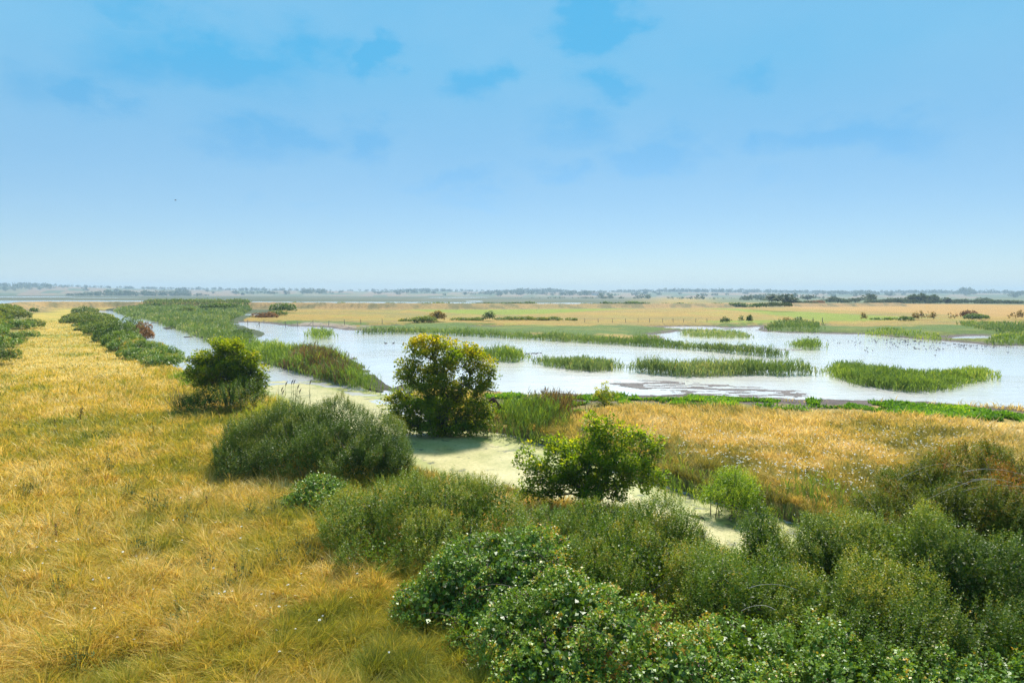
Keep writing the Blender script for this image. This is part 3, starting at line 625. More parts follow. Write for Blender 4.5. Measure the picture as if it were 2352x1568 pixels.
# ------------------------------------------------------------------ reeds
def reed_bed(name, label, P, mat, hgt=1.4, k=2.2, floor=3.0, cap=80, cat="reed bed", lean0=0.0, kind=None, plume=True, thin=0.0, wf=0.5, group=None):
    lo, hi = P.min(0), P.max(0); A_ = area(P); cen = P.mean(0)
    dm = np.hypot(*cen); n0 = int(min((hi-lo).prod()*cap, 900000))
    x = lo[0]+R.random(n0)*(hi-lo)[0]; y = lo[1]+R.random(n0)*(hi-lo)[1]; r = np.hypot(x, y)
    dens = np.clip(k*2.94e6/r**3, floor, cap); have = n0/(hi-lo).prod()
    g = R.random(n0) < dens/have
    x, y, r = x[g], y[g], r[g]; g = inside(P, x, y); x, y, r = x[g], y[g], r[g]
    sd = -sdist(P, x, y, 30); gap = fbm(N2, x*0.6, y*0.6)
    g = (gap > thin) & (R.random(len(x)) < 0.3+0.7*sstep(0, 0.8, sd)) & (sd+(fbm(N4, x*0.9+5, y*0.9)-0.42)*(2.6 if dm > 45 else 0.8) > 0); x, y, r, sd = x[g], y[g], r[g], sd[g]
    n = len(x); z = np.maximum(gz(x, y), -0.35)
    z = np.where(z < 0.02, -0.02, z)
    hh = hgt*(0.45+1.05*fbm(N1, x*0.33, y*0.33))*(0.72+0.5*R.random(n))*np.where(R.random(n) < 0.06, 1.25, 1.0)*(0.65+0.35*sstep(0, 1.5, sd)); rr = np.maximum(0.012, r/683*wf)
    wd = 0.35+fbm(N4, x*0.05, y*0.05)*1.0; le = 0.2
    lean = nrm(np.stack([lean0+R.normal(size=n)*le, R.normal(size=n)*le, np.ones(n)], 1))
    base = np.stack([x, y, z], 1); patch = (fbm(N3, x*0.12, y*0.12)-0.5)*1.1
    tb = np.clip(0.42+patch+R.normal(size=n)*0.14+0.5*(R.random(n) < 0.07), 0, 1)
    parts = []
    V, q, t = blades_mesh(base, lean, hh, rr*0.55, 0.15*R.random(n)); parts.append((V, q, t, np.clip(tb+0.15, 0, 1)))
    for j in range(4):
        f = 0.25+0.17*j+0.12*R.random(n); an = R.random(n)*6.28
        ld = nrm(np.stack([np.cos(an)*0.6, np.sin(an)*0.6, 0.9+0.2*R.random(n)], 1)+lean*0.4)
        V, q, t = blades_mesh(base+lean*(hh*f)[:, None], ld, hh*(0.34+0.14*R.random(n)), rr*(0.8+0.5*R.random(n)), 0.3+R.random(n)*0.8)
        parts.append((V, q, t, np.clip(tb+R.normal(size=n)*0.12+0.09*(j-1.5), 0, 1)))
    o = blade_obj(name, parts, mat); tag(o, label, cat, group, kind)
    return o
def rp(front, back, h=RH): return poly([(a, b_, 0.05) for a, b_ in front]+[(a, b_, h) for a, b_ in back[::-1]], 3)
reed_bed("reed_bed", "broad grey green reed bed between the straight ditch and the pool", poly([(262, 714), (330, 709), (480, 706), (560, 706), (580, 713), (565, 722), (550, 733), (536, 741), (555, 748, RH), (588, 757, RH), (590, 764, RH), (566, 768, RH), (560, 774, RH), (555, 790, .6), (540, 815), (467, 788), (400, 761), (375, 751), (335, 736), (282, 725)]), M['reed'], 1.1, 2.8, 3.6)
reed_bed("reed_bed", "green reeds tapering along the ditch to the golden tree", poly([(530, 812), (555, 785, .6), (575, 772, RH), (645, 783, RH), (698, 786, RH), (763, 791, RH), (795, 803, RH), (825, 816, RH), (850, 840, RH), (900, 858, RH), (945, 868, RH), (960, 900), (925, 912), (905, 915), (850, 906), (760, 887), (690, 866), (610, 843)]), M['reed_green'], 1.25, 2.8, 9)
reed_bed("reed_clump", "rusty brown reed clump among the green reeds by the ditch", poly([(640, 846), (690, 862), (760, 884), (810, 893), (830, 875), (810, 850), (760, 830), (700, 822), (660, 826)]), M['reed_brown'], 1.4, 3.0, 16, cat="reed clump")
reed_bed("reed_island", "small rounded reed island standing alone off the fence", rp([(701, 776), (720, 780), (750, 780), (780, 777), (789, 774)], [(703, 758), (725, 756), (760, 762), (786, 768)], 0.66), M['reed_green'], 1.45, 3.0, 6)
def rp2(front, depth):
    q = crom([(a, b_, 0) for a, b_ in front], 4, False); x, y = at(q[:, 0], q[:, 1], 0.0); n = len(x); k = np.arange(n)/(n-1); dd = depth*(0.35+0.65*np.sqrt(np.clip(4*k*(1-k), 0, 1)))*(0.7+0.6*fbm(N1, x*0.2, y*0.2)); a = np.arctan2(x, y)
    return np.concatenate([np.stack([x, y], 1), np.stack([x+np.sin(a)*dd, y+np.cos(a)*dd], 1)[::-1]])
reed_bed("reed_bed", "long dark front reed bed stretching across the middle of the pool", rp2([(815, 769), (870, 769), (930, 768), (1050, 773), (1170, 779), (1300, 787), (1420, 794), (1500, 799), (1600, 807), (1700, 816), (1780, 824), (1814, 821)], 6), M['reed'], 1.1, 6, 12)
reed_bed("reed_island", "green reed clump emerging from behind the golden tree", rp2([(1060, 818), (1100, 827), (1140, 832), (1190, 834), (1222, 830)], 6), M['reed_green'], 1.1, 4.5, 12)
reed_bed("reed_island", "grey green reed strip between two gaps in the near line", rp2([(1222, 838), (1290, 850), (1360, 856), (1432, 853)], 6), M['reed'], 1.1, 5, 12, thin=0.12)
reed_bed("reed_island", "tall thin reed line in front of the lone mud bar", rp2([(1436, 855), (1500, 863), (1580, 868), (1660, 866), (1730, 864), (1800, 866), (1886, 864)], 5), M['reed'], 1.2, 5, 12, thin=0.2)
reed_bed("reed_island", "large bright green reed island nearest the right shore", rp2([(1886, 864), (1925, 878), (1960, 888), (2030, 898), (2100, 904), (2180, 900), (2225, 888), (2262, 880), (2298, 876)], 12), M['reed_green'], 0.88, 5, 14)
reed_bed("reed_island", "oval dark green reed island in the open right pool", rp([(1802, 798), (1830, 803), (1870, 805), (1904, 803)], [(1804, 786), (1840, 783), (1880, 786), (1903, 793)], 0.55), M['reed_green'], 1.2, 3, 6)
reed_bed("reed_island", "low reed island by the muddy inlet beyond the long bed", rp([(1558, 770), (1600, 776), (1660, 778), (1731, 778)], [(1562, 757), (1610, 756), (1680, 757), (1728, 766)], 0.55), M['reed'], 0.77, 3, 4)
reed_bed("reed_bed", "reeds on the far shore left of the wildfowl flock", rp([(1752, 761), (1800, 763), (1870, 766), (1895, 766)], [(1755, 746), (1790, 743), (1840, 743), (1890, 748)], 0.55), M['reed'], 0.84, 3, 3)
reed_bed("reed_bed", "reeds along the far shore above the wildfowl flock", rp([(1975, 771), (2040, 774), (2100, 780), (2140, 785), (2178, 785)], [(1980, 760), (2050, 759), (2120, 766), (2176, 772)], 0.55), M['reed_green'], 0.70, 2.4, 3, thin=0.3)
reed_bed("reed_bed", "grey green reeds filling the far right corner of the pool", rp([(2290, 772), (2352, 776), (2450, 782), (2480, 770)], [(2190, 746), (2260, 745), (2352, 751), (2460, 756)], 0.55), M['reed'], 0.84, 2.4, 3)
reed_bed("reed_bed", "bright green reeds around the small inlet at the right edge", rp([(2245, 790), (2290, 794), (2352, 795), (2450, 798)], [(2248, 778), (2300, 772), (2352, 774), (2450, 780)], 0.55), M['reed_green'], 0.77, 2.6, 3)
reed_bed("reed_bed", "upright green reeds at the ditch corner beside the golden tree", rp([(1112, 1002), (1150, 1012), (1200, 1024), (1235, 1030), (1290, 1020)], [(1118, 945), (1160, 938), (1230, 936), (1290, 948), (1325, 968)], 0.72), M['reed_green'], 1.05, 1.2, 14, 50, wf=0.6)
reed_bed("reed_clump", "tangle of brown and green stems behind the young oak", rp([(1200, 985), (1260, 1000), (1330, 1000), (1360, 975)], [(1215, 925), (1260, 922), (1310, 926), (1345, 945)], 0.55), M['reed_brown'], 1.0, 1.0, 12, 40, cat="reed clump", wf=0.6)
reed_bed("reed_clump", "green rushes on the far bank just right of the young oak", rp([(1515, 1132), (1570, 1152), (1625, 1168)], [(1505, 1062), (1560, 1055), (1630, 1075)], 0.5), M['reed_green'], 1.0, 0.5, 12, 70, cat="reed clump", wf=0.6)
reed_bed("reed_clump", "mixed rushes and stalks beyond the ditch end by the hawthorn", rp([(1750, 1196), (1820, 1225), (1890, 1250), (1960, 1240)], [(1755, 1140), (1830, 1135), (1900, 1140), (1965, 1155)], 0.5), M['reed_green'], 1.0, 0.5, 12, 70, cat="reed clump", wf=0.6)

# ------------------------------------------------------------------ trees near the water
def lobes_px(bx, by, z, items, depthk=0.8):
    """crown lobes from the picture: (px, py, rx, ry[, dy metres]) at the distance of the trunk foot"""
    x0, y0 = at(bx, by, z); out_ = []
    for it in items:
        px, py, rx, ry = it[:4]; dy = it[4] if len(it) > 4 else 0.0
        d = ray(px, py); t = (y0+dy)/d[1]; s = (y0+dy)/FPX
        out_.append((d[0]*t, y0+dy, H+d[2]*t, rx*s, rx*s*depthk, ry*s))
    return (float(x0), float(y0), z), out_
b0, lb = lobes_px(1018, 988, 0.25, [(985, 797, 52, 26), (1055, 822, 58, 32), (945, 858, 34, 30), (1000, 870, 58, 36), (1048, 900, 40, 32), (1095, 870, 42, 40), (918, 925, 32, 24), (1000, 935, 70, 34), (1095, 935, 34, 40), (940, 965, 45, 24), (1020, 972, 70, 22), (1085, 970, 40, 24), (1128, 845, 16, 20), (940, 795, 16, 10), (905, 955, 18, 18)])
tree("golden_tree", "large gold and green tree on the spit at the ditch bend", b0, lb, M['maple'], 440, 0.115, 0.8, 80, 0.34, 0.19, 3, 0.8, tint_up=0.35, hole=-0.42)
b0, lb = lobes_px(525, 940, 0.6, [(515, 800, 42, 20), (472, 828, 36, 22), (562, 830, 36, 24), (520, 842, 60, 26), (446, 856, 18, 16), (592, 862, 20, 26), (560, 875, 44, 24), (480, 872, 38, 20), (600, 895, 14, 20)])
tree("small_oak", "rounded olive green oak on the ditch bank beside the meadow", b0, lb, M['oak_dark'], 270, 0.115, 0.78, 80, 0.32, 0.14, 3, 1.0, tint_up=0.3, hole=-0.42)
b0, lb = lobes_px(1355, 1188, 0.45, [(1370, 948, 16, 16), (1380, 968, 26, 22), (1425, 985, 18, 16), (1365, 1005, 46, 30), (1285, 1025, 32, 18), (1235, 1032, 28, 16), (1400, 1000, 26, 20), (1460, 1015, 40, 26), (1505, 1020, 16, 18), (1195, 1060, 14, 20), (1330, 1060, 90, 40), (1420, 1070, 80, 45), (1230, 1080, 30, 26), (1485, 1050, 26, 40), (1280, 1110, 70, 34), (1470, 1100, 60, 30), (1215, 1130, 30, 22), (1370, 1120, 90, 26)])
tree("young_oak", "bright lobed leaf young oak leaning over the duckweed ditch", b0, lb, M['oak'], 480, 0.09, 0.7, 44, 0.2, 0.075, 4, 0.5, tint_up=0.3, flat=0.9, hole=-0.22)
b0, lb = lobes_px(1390, 930, 0.6, [(1390, 885, 11, 14), (1390, 905, 26, 18), (1372, 912, 12, 8), (1410, 908, 12, 10), (1390, 922, 24, 8)])
tree("sapling", "small lime green sapling alone on the pool shore", b0, lb, M['lime'], 60, 0.09, 0.65, 34, 0.13, 0.03, 2, 0.4, hole=-2, cat="sapling")

# ------------------------------------------------------------------ scrub along the bank
def L3(x, y, w, d, top, g=0.6, low=0.0):
    """dome lobe from world numbers: centre, widths, height of the top"""
    hh = top-g; return (x, y, g+hh*0.42+low, w*0.5, d*0.5, hh*0.6)
def P3(px, py, w, d, z_top=None, g=0.6, dist=None):
    """lobe whose silhouette top is seen at px,py at the given distance; w, d in metres"""
    dd = ray(px, py); t = dist/dd[1]; return L3(float(dd[0]*t), dist, w, d, float(H+dd[2]*t), g)
bush("blackthorn_bush", "big dark rounded blackthorn bush beside the meadow and the ditch", "bush",
     [P3(575, 960, 2.3, 3.0, dist=24.5), P3(660, 928, 3.0, 3.6, dist=25.3), P3(760, 930, 3.0, 3.6, dist=25), P3(850, 965, 2.4, 3.2, dist=24), P3(900, 1015, 1.3, 2.4, dist=23.2), P3(700, 980, 3.6, 2.6, dist=23.2), P3(560, 1020, 1.5, 2.2, dist=23.2), P3(810, 1010, 2.4, 2.2, dist=22.6)],
     M['thorn'], 165, 0.5, 16, 0.052, 0.031, 60, upb=0.6, rough=0.12)
bush("lime_bush", "yellow green bush tucked behind the big dark blackthorn", "bush",
     [P3(560, 945, 1.5, 1.6, dist=27.5), P3(600, 925, 1.5, 1.6, dist=28.5), P3(645, 905, 0.9, 1.2, dist=30)], M['lime'], 110, 0.5, 14, 0.045, 0.026, 30, upb=0.6)
bush("bramble_patch", "small bramble patch with pale leaves between the two thorn bushes", "bramble",
     [P3(735, 1095, 1.6, 1.5, dist=20.2), P3(690, 1130, 1.2, 1.3, dist=19.6), P3(765, 1130, 1.2, 1.4, dist=19.2)], M['bramble'], 95, 0.5, 10, 0.07, 0.05, 24, upb=0.25, droopy=0.4)
bush("grey_thorn_bush", "grey green rounded thorn bush before the open duckweed", "bush",
     [P3(830, 1140, 2.0, 2.6, dist=16.6), P3(930, 1098, 2.3, 2.8, dist=17.2), P3(1040, 1098, 2.0, 2.6, dist=17.4), P3(1120, 1110, 1.6, 2.4, dist=17.2), P3(860, 1230, 1.7, 2.0, dist=15.2), P3(990, 1190, 2.6, 2.0, dist=15.6)],
     M['thorn_light'], 135, 0.42, 16, 0.05, 0.029, 60, upb=0.55, rough=0.12)
bush("bramble_thicket", "wide bramble thicket with red berries spilling onto the meadow", "bramble",
     [P3(1000, 1330, 1.5, 1.6, dist=12.7), P3(1090, 1240, 2.0, 2.2, dist=13.2), P3(1200, 1220, 2.0, 2.2, dist=13.0), P3(1320, 1330, 2.2, 2.0, dist=11.4), P3(1180, 1370, 2.0, 1.8, dist=11.3), P3(1430, 1390, 2.0, 1.8, dist=10.6), P3(1270, 1470, 1.8, 1.4, dist=10.2), P3(1560, 1470, 2.0, 1.6, dist=9.6)],
     M['bramble'], 140, 0.42, 10, 0.07, 0.052, 80, upb=0.3, droopy=0.35, rough=0.16)
bush("sloe_bush", "mottled sloe bush with yellowing sprigs above the bramble thicket", "bush",
     [P3(1260, 1190, 2.2, 2.4, dist=14.6), P3(1390, 1172, 2.0, 2.4, dist=15.0), P3(1510, 1165, 2.0, 2.2, dist=15.2), P3(1460, 1240, 2.4, 2.0, dist=13.4), P3(1330, 1260, 2.0, 1.8, dist=13.2), P3(1570, 1205, 1.2, 1.8, dist=14.4)],
     M['thorn_mixed'], 180, 0.42, 15, 0.05, 0.029, 60, upb=0.6, rough=0.15)
bush("thorn_bush", "leafy thorn bush in front of the duckweed gap", "bush",
     [P3(1620, 1270, 1.3, 1.8, dist=12.6), P3(1750, 1178, 0.9, 1.5, dist=14.0), P3(1690, 1300, 1.9, 2.0, dist=11.8), P3(1780, 1285, 1.2, 1.8, dist=12.2)],
     M['thorn_mixed'], 175, 0.48, 15, 0.052, 0.028, 50, upb=0.62, rough=0.16)
bush("tall_thorn_bush", "dense green thorn bush beneath the hawthorn crown", "bush",
     [P3(1880, 1205, 1.3, 1.8, dist=13.6), P3(1960, 1195, 1.6, 2.0, dist=13.2), P3(2060, 1185, 1.5, 1.9, dist=12.8), P3(2130, 1180, 1.4, 1.7, dist=12.4), P3(1980, 1310, 2.0, 1.8, dist=11.6), P3(2100, 1330, 2.0, 1.8, dist=11.2), P3(1870, 1340, 1.8, 1.8, dist=11.4)],
     M['thorn_light'], 175, 0.48, 15, 0.052, 0.03, 60, upb=0.62, rough=0.16)
bush("corner_thorn_bush", "shaded dark thorn bush filling the bottom corner below the hawthorn", "bush",
     [P3(2230, 1235, 1.6, 2.0, dist=11.6), P3(2330, 1250, 1.8, 2.0, dist=11.6), P3(2180, 1400, 2.0, 1.8, dist=10.2), P3(2320, 1420, 2.0, 1.8, dist=9.9), P3(2040, 1440, 2.0, 1.8, dist=9.9), P3(2450, 1380, 1.6, 2.0, dist=10.6)],
     M['thorn'], 140, 0.5, 15, 0.052, 0.031, 60, upb=0.6, rough=0.16)
bush("bramble_bank", "dark low brambles at the foot of the thorn bushes", "bramble",
     [P3(1700, 1440, 2.0, 1.6, dist=10.2), P3(1850, 1450, 2.0, 1.6, dist=9.9), P3(1960, 1510, 1.8, 1.4, dist=9.2), P3(1720, 1545, 2.0, 1.4, dist=9.0), P3(2150, 1530, 2.0, 1.4, dist=9.0), P3(2320, 1540, 2.0, 1.4, dist=8.9)],
     M['bramble'], 140, 0.4, 10, 0.068, 0.05, 50, upb=0.3, droopy=0.35, rough=0.16)
# hawthorn, brown green, with bare silvery twigs
bush("hawthorn", "brown tinged hawthorn with bare silvery twigs at the dry field edge", "tree",
     [P3(2130, 1068, 2.2, 2.4, dist=16.6), P3(2230, 1056, 2.2, 2.4, dist=16.8), P3(2330, 1053, 2.2, 2.4, dist=17.0), P3(2060, 1128, 1.8, 2.2, dist=16.0), P3(2180, 1128, 2.4, 2.2, dist=15.2), P3(2310, 1128, 2.4, 2.2, dist=15.0), P3(2020, 1193, 1.6, 1.8, dist=15.0), P3(2420, 1078, 2.0, 2.4, dist=16.6)],
     M['haw'], 330, 0.5, 15, 0.05, 0.034, 70, upb=0.25, rough=0.2)
bush("willow_bush", "fresh green willow bush standing at the ditch edge by the dry field", "bush",
     [P3(1680, 1075, 1.3, 1.5, dist=21.6, g=0.2), P3(1640, 1105, 0.9, 1.3, dist=21.3, g=0.2), P3(1725, 1100, 0.9, 1.3, dist=21.3, g=0.2), P3(1690, 1120, 1.5, 1.3, dist=21, g=0.1)], M['fresh'], 115, 0.6, 14, 0.07, 0.03, 40, upb=0.65, rough=0.16)
bush("oak_scrub", "dark green scrub crowding the foot of the rounded oak", "bush",
     [P3(500, 880, 2.6, 2.2, dist=35.7), P3(568, 874, 1.9, 2.0, dist=36), P3(432, 902, 1.3, 1.4, dist=36), P3(470, 890, 1.8, 1.8, dist=35.4)], M['darkgreen'], 70, 0.5, 14, 0.06, 0.035, 40, upb=0.6)
bush("briar", "light green arching briar left of the rounded oak", "bush", [dome(405, 878, 50, 26, 2.5), dome(430, 892, 50, 28, 2.0)], M['fresh'], 55, 0.5, 12, 0.065, 0.04, 20, upb=0.4)
ro = empty("dead_twigs", (*[float(v) for v in at(412, 935, 0.65)], 0.6)); tag(ro, "leafless brown twigs leaning out left of the oak scrub", "dead branches")
for i in range(22):
    s0 = np.array(ro.location)+np.array([R.normal()*0.3, R.normal()*0.3, 0]); e = s0+np.array([-0.3+R.normal()*0.35, R.normal()*0.3, 0.7+R.random()*0.6]); V, q = pipe([s0, s0*.5+e*.5+R.normal(size=3)*.05, e], [.014, .01, .004], 4); child("twig", mesh_np("twig", V, [q], M['twig']), ro)

# twigs, berries and arching canes of the near scrub
def hang_on(root, nm, mesh): return child(nm, mesh, root)
def by_name(n): return bpy.data.objects[n]
def canes(rootname, spots, mat, nm="cane"):
    root = by_name(rootname)
    for (px, py, dist, dx, dz, ln) in spots:
        d = ray(px, py); p = np.array([d[0]*dist/d[1], dist, H+d[2]*dist/d[1]]); v = np.array([dx, -0.25, dz]); v = v/np.linalg.norm(v)
        ps = [p]; rs_ = [0.006]
        for k in range(7):
            v = nrm(v+np.array([0, 0, -0.12])+R.normal(size=3)*0.05); ps.append(ps[-1]+v*ln/7); rs_.append(rs_[-1]*0.85)
        V, q = pipe(ps, rs_); hang_on(root, nm, mesh_np(nm, V, [q], mat))
canes("bramble_thicket", [(1300, 1440, 10.0, 0.5, 0.3, 0.9), (1180, 1350, 11.2, -0.6, 0.4, 0.8), (1050, 1420, 11.6, -0.8, 0.5, 0.7), (1400, 1500, 9.6, 0.4, -0.2, 0.8), (1260, 1290, 12.0, -0.5, 0.6, 0.7), (1120, 1480, 10.8, -0.6, 0.6, 0.6)], M['twig'])
canes("hawthorn", [(2000+R.random()*340, 1080+R.random()*130, 14.6+R.random()*1.2, R.normal(), 0.2+R.random()*0.5, 0.8+R.random()*0.9) for _ in range(18)], M['deadtwig'], "bare_twig")
canes("thorn_bush", [(1720, 1350, 11.0, 0.8, 0.4, 0.8), (1650, 1310, 11.6, 0.9, 0.25, 0.7), (1780, 1400, 10.4, -0.5, 0.5, 0.7)], M['deadtwig'], "bare_twig")
def fruit(rootname, n, mat, rr, cl=6, nm="berry"):
    root = by_name(rootname); f = [c_ for c_ in root.children if c_.name.startswith("foliage")][0].data
    co_ = np.empty(len(f.vertices)*3, np.float32); f.vertices.foreach_get("co", co_); co_ = co_.reshape(-1, 3)
    k = co_[R.integers(0, len(co_), n)]
    P = (k[:, None]+R.normal(size=(n, cl, 3))*0.035).reshape(-1, 3)+np.array([0, -0.02, 0.0])
    oc = np.array([(1, 0, 0), (-1, 0, 0), (0, 1, 0), (0, -1, 0), (0, 0, 1), (0, 0, -1)])*rr
    V = (P[:, None]+oc[None]).reshape(-1, 3); fc = np.array([(0, 2, 4), (2, 1, 4), (1, 3, 4), (3, 0, 4), (2, 0, 5), (1, 2, 5), (3, 1, 5), (0, 3, 5)])
    q = (np.arange(len(P))[:, None, None]*6+fc[None]).reshape(-1, 3)
    o = hang_on(root, nm, mesh_np(nm, V, [q], mat, smooth=True)); o["kind"] = "stuff"; return o
fruit("bramble_thicket", 420, M['berry'], 0.012); fruit("bramble_bank", 120, M['berry'], 0.011); fruit("sloe_bush", 260, M['sloe'], 0.010, 3); fruit("thorn_bush", 60, M['sloe'], 0.010, 3); fruit("hawthorn", 160, M['berry'], 0.008, 5)

# ------------------------------------------------------------------ bushes along the far reach of the ditch and around the marsh
KW = dict(per_m2=16, length=0.55, nleaf=9, L=0.13, W=0.08, stems=0)
def far_bush(name, label, items, mat, cat="bush", group=None, sc=1.0, **kw):
    exp = []
    for it in items:
        k = int(it[2]/(it[3]*3.2)); dp = it[4] if len(it) > 4 else None
        if k < 2: exp.append(it); continue
        for j in range(k):
            exp.append((it[0]-it[2]/2+it[2]*(j+.2+.6*R.random())/k, it[1], it[2]/k*1.5, it[3]*(.55+.75*R.random()), dp or it[3]*.3))
    lob = [dome(*it) for it in exp]
    d = lob[0][1]; q = dict(KW); px = max(0.05, d/683*0.75)*sc
    q.update(L=px*1.5, W=px*0.95, per_m2=min(90, 1.6/(px*px*9*1.5*0.5)), length=max(0.35, px*3)); q.update(kw)
    return bush(name, label, cat, lob, mat, group=group, **q)
far_bush("bank_bush", "dark shrub at the far end of the ditch beside the straight path", [(190, 719, 26, 15), (172, 717, 20, 8)], M['darkgreen'])
far_bush("bank_bush", "brownish green shrub on the ditch bank past the red bush", [(195, 745, 56, 22, 6), (220, 742, 40, 18, 5)], M['scrubleaf'])
far_bush("bank_bush", "low green bramble hump on the path side of the ditch", [(208, 770, 66, 28, 5), (240, 765, 60, 26, 5)], M['scrubleaf'])
far_bush("bank_bush", "tall dark bush standing next to the red bush", [(250, 785, 80, 44, 5), (285, 778, 56, 44, 4.5)], M['darkgreen'])
def strip_lobes(pxs, off, w, h):
    out_ = []
    for px, py in pxs:
        x, y = at(px, py, 0.3); x = float(x); y = float(y); ww = w*(0.8+0.5*R.random()); hh = h*0.85*(0.7+0.6*R.random())
        out_.append((x-0.84*off, y-0.55*off, 0.45+hh*0.35, ww*0.5, ww*0.6, hh*0.7))
    return out_
def strip(label, pxs, off, w, h, mat, px):
    bush("bramble_strip", label, "bramble", strip_lobes(pxs, off, w, h), mat, per_m2=min(90, 1.6/(px*px*6)), length=0.5, nleaf=9, L=px*1.5, W=px*0.95, stems=0, upb=0.35)
strip("bramble growth along the far reach of the ditch bank", [(212, 722), (218, 728), (226, 735), (236, 743), (247, 752), (258, 761)], 2.0, 8.0, 1.5, M['scrubleaf'], 0.24)
strip("bramble growth on the ditch bank below the red bush", [(266, 768), (280, 777), (296, 787), (312, 797), (328, 808)], 1.5, 4.5, 1.5, M['darkgreen'], 0.13)
strip("tangled bramble growth ending the bank row before the oak", [(338, 814), (352, 822), (368, 831), (384, 838), (398, 846)], 1.0, 2.8, 1.15, M['bramble'], 0.09)
far_bush("red_bush", "wine red bush leaning over the ditch water", [(318, 783, 42, 44, 3.5), (330, 786, 24, 30, 2.5)], M['redleaf'])
far_bush("bramble_mound", "long low bramble mound before the red bush", [(268, 808, 70, 26, 4), (320, 818, 90, 34, 4), (365, 832, 64, 32, 4), (300, 826, 80, 24, 3), (388, 840, 40, 22, 3)], M['bramble'], "bramble")
far_bush("juniper_bush", "little upright dark bush poking up from the bramble mound", [(320, 819, 26, 36, 1.5)], M['darkgreen'])
for px, py, w, h, lab, mt in ((30, 735, 70, 22, "dark green bramble on the crest of the bank slope", 'scrubleaf'), (20, 760, 70, 24, "bramble hump halfway down the bank slope", 'bramble'), (62, 755, 60, 20, "pale green bramble by the straight path below the bank", 'scrubleaf'), (12, 790, 50, 22, "shadowy bramble at the foot of the bank slope", 'darkgreen'), (72, 717, 16, 8, "small dark bush on the shoulder of the bank", 'darkgreen'), (45, 778, 50, 16, "low sprawling bramble where the bank meets the path", 'bramble'), (-8, 838, 34, 40, "dark shrub cut off by the frame beside the meadow", 'darkgreen')):
    far_bush("slope_bramble", lab, [(px, py, w, h, 3)], M[mt], "bramble")
far_bush("marsh_bush", "lone dark grey bush rising from the reed bed beside the pool tip", [(548, 783, 46, 26, 4)], M['thorn'])
far_bush("marsh_bush", "round olive bush in the middle of the reed bed", [(429, 722, 36, 16)], M['scrubleaf'])
far_bush("marsh_bush", "dark bush at the back of the reed bed under the sea wall", [(355, 706.5, 28, 10)], M['darkgreen'])
far_bush("marsh_bush", "tiny dark bush low in the reed bed", [(452, 739, 20, 9)], M['thorn'])
far_bush("marsh_bush", "long low dark bush along the back of the reed bed", [(500, 706, 60, 6.5, 8), (465, 707, 30, 6, 6)], M['darkgreen'])
far_bush("gorse_dome", "smooth dark green dome of gorse at the corner of the gold field", [(645, 719, 62, 22)], M['darkgreen'])
far_bush("brown_dome", "dark brown dome shaped bush at the pool edge by the fence", [(601, 738, 62, 20)], M['redleaf'])
far_bush("gorse_dome", "low grey green hump joining the two dome bushes", [(634, 725, 44, 10)], M['scrubleaf'])
far_bush("field_bush", "russet topped bush beyond the long reed bed", [(1005, 739, 38, 25)], M['brownleaf'])
far_bush("field_bush", "dark green round bush beyond the long reed bed", [(1124, 737, 28, 21)], M['darkgreen'])
far_bush("scrub_strip", "dark bramble strip trailing left of the russet bush", [(945, 741, 60, 9, 5), (980, 741, 40, 13, 5), (910, 743, 40, 5, 4)], M['scrubleaf'])
far_bush("scrub_strip", "grey brown rushes strip between the two field bushes", [(1070, 736, 70, 5, 5), (1180, 735, 80, 5, 5), (1280, 736, 90, 6, 5)], M['scrubleaf'])
far_bush("field_bush", "sparse grey bush at the end of the small fence", [(1670, 742, 24, 13)], M['thorn'])
far_bush("field_bush", "slim pale bush of a pair by the green field", [(1705, 741, 15, 17)], M['scrubleaf'])
far_bush("field_bush", "slim dark bush of a pair by the green field", [(1722, 741, 16, 16)], M['thorn'])
far_bush("field_bush", "twiggy brown bush beside the fence rail", [(1811, 741, 18, 11)], M['brownleaf'])
far_bush("field_bush", "compact green bush beside the fence rail", [(1836, 741, 23, 13)], M['darkgreen'])
far_bush("thin_tree", "single thin yellowing tree standing in the green field", [(1986, 736, 14, 18)], M['brownleaf'], "tree", per_m2=4)
for i, (px, w, h, lab) in enumerate(((2105, 14, 17, "first thin yellowing tree of the row by the stubble"), (2118, 14, 19, "second thin yellowing tree of the row by the stubble"), (2131, 14, 21, "tallest thin yellowing tree of the row by the stubble"), (2145, 14, 18, "last thin yellowing tree of the row by the stubble"), (2194, 22, 16, "wide sparse yellowing tree apart from the row"), (2330, 20, 20, "thin yellowing tree near the frame edge by the stubble"), (2346, 18, 22, "thin yellowing tree at the very frame edge by the stubble"))):
    far_bush("thin_tree", lab, [(px, 734.5, w, h)], M['brownleaf'], "tree", "thin trees by the stubble field", per_m2=3.5)
far_bush("field_bush", "grey purple twiggy bush on the stubble edge", [(2230, 731, 40, 17)], M['redleaf'])
far_bush("field_bush", "spreading dark green bush against the stubble field", [(2254, 734, 54, 11)], M['darkgreen'])
far_bush("field_bush", "flat dark bush at the tip of the green field", [(2085, 737, 36, 9)], M['darkgreen'])
far_bush("field_bush", "low dark bramble line left of the flat dark bush", [(2040, 735, 44, 4, 6)], M['darkgreen'])
hedges = [(1202, 702, 50, 8), (1275, 702, 27, 6), (1354, 702, 34, 6), (1435, 701, 56, 6.5), (1410, 701, 50, 5), (1470, 701, 44, 6), (1546, 701, 30, 6.5), (1622, 703.5, 74, 6), (1725, 704.5, 84, 7), (798, 702, 72, 5.5), (912, 702, 44, 6), (993, 702, 34, 8), (1060, 701.5, 90, 5), (1140, 702, 80, 6), (700, 701.5, 60, 4)]
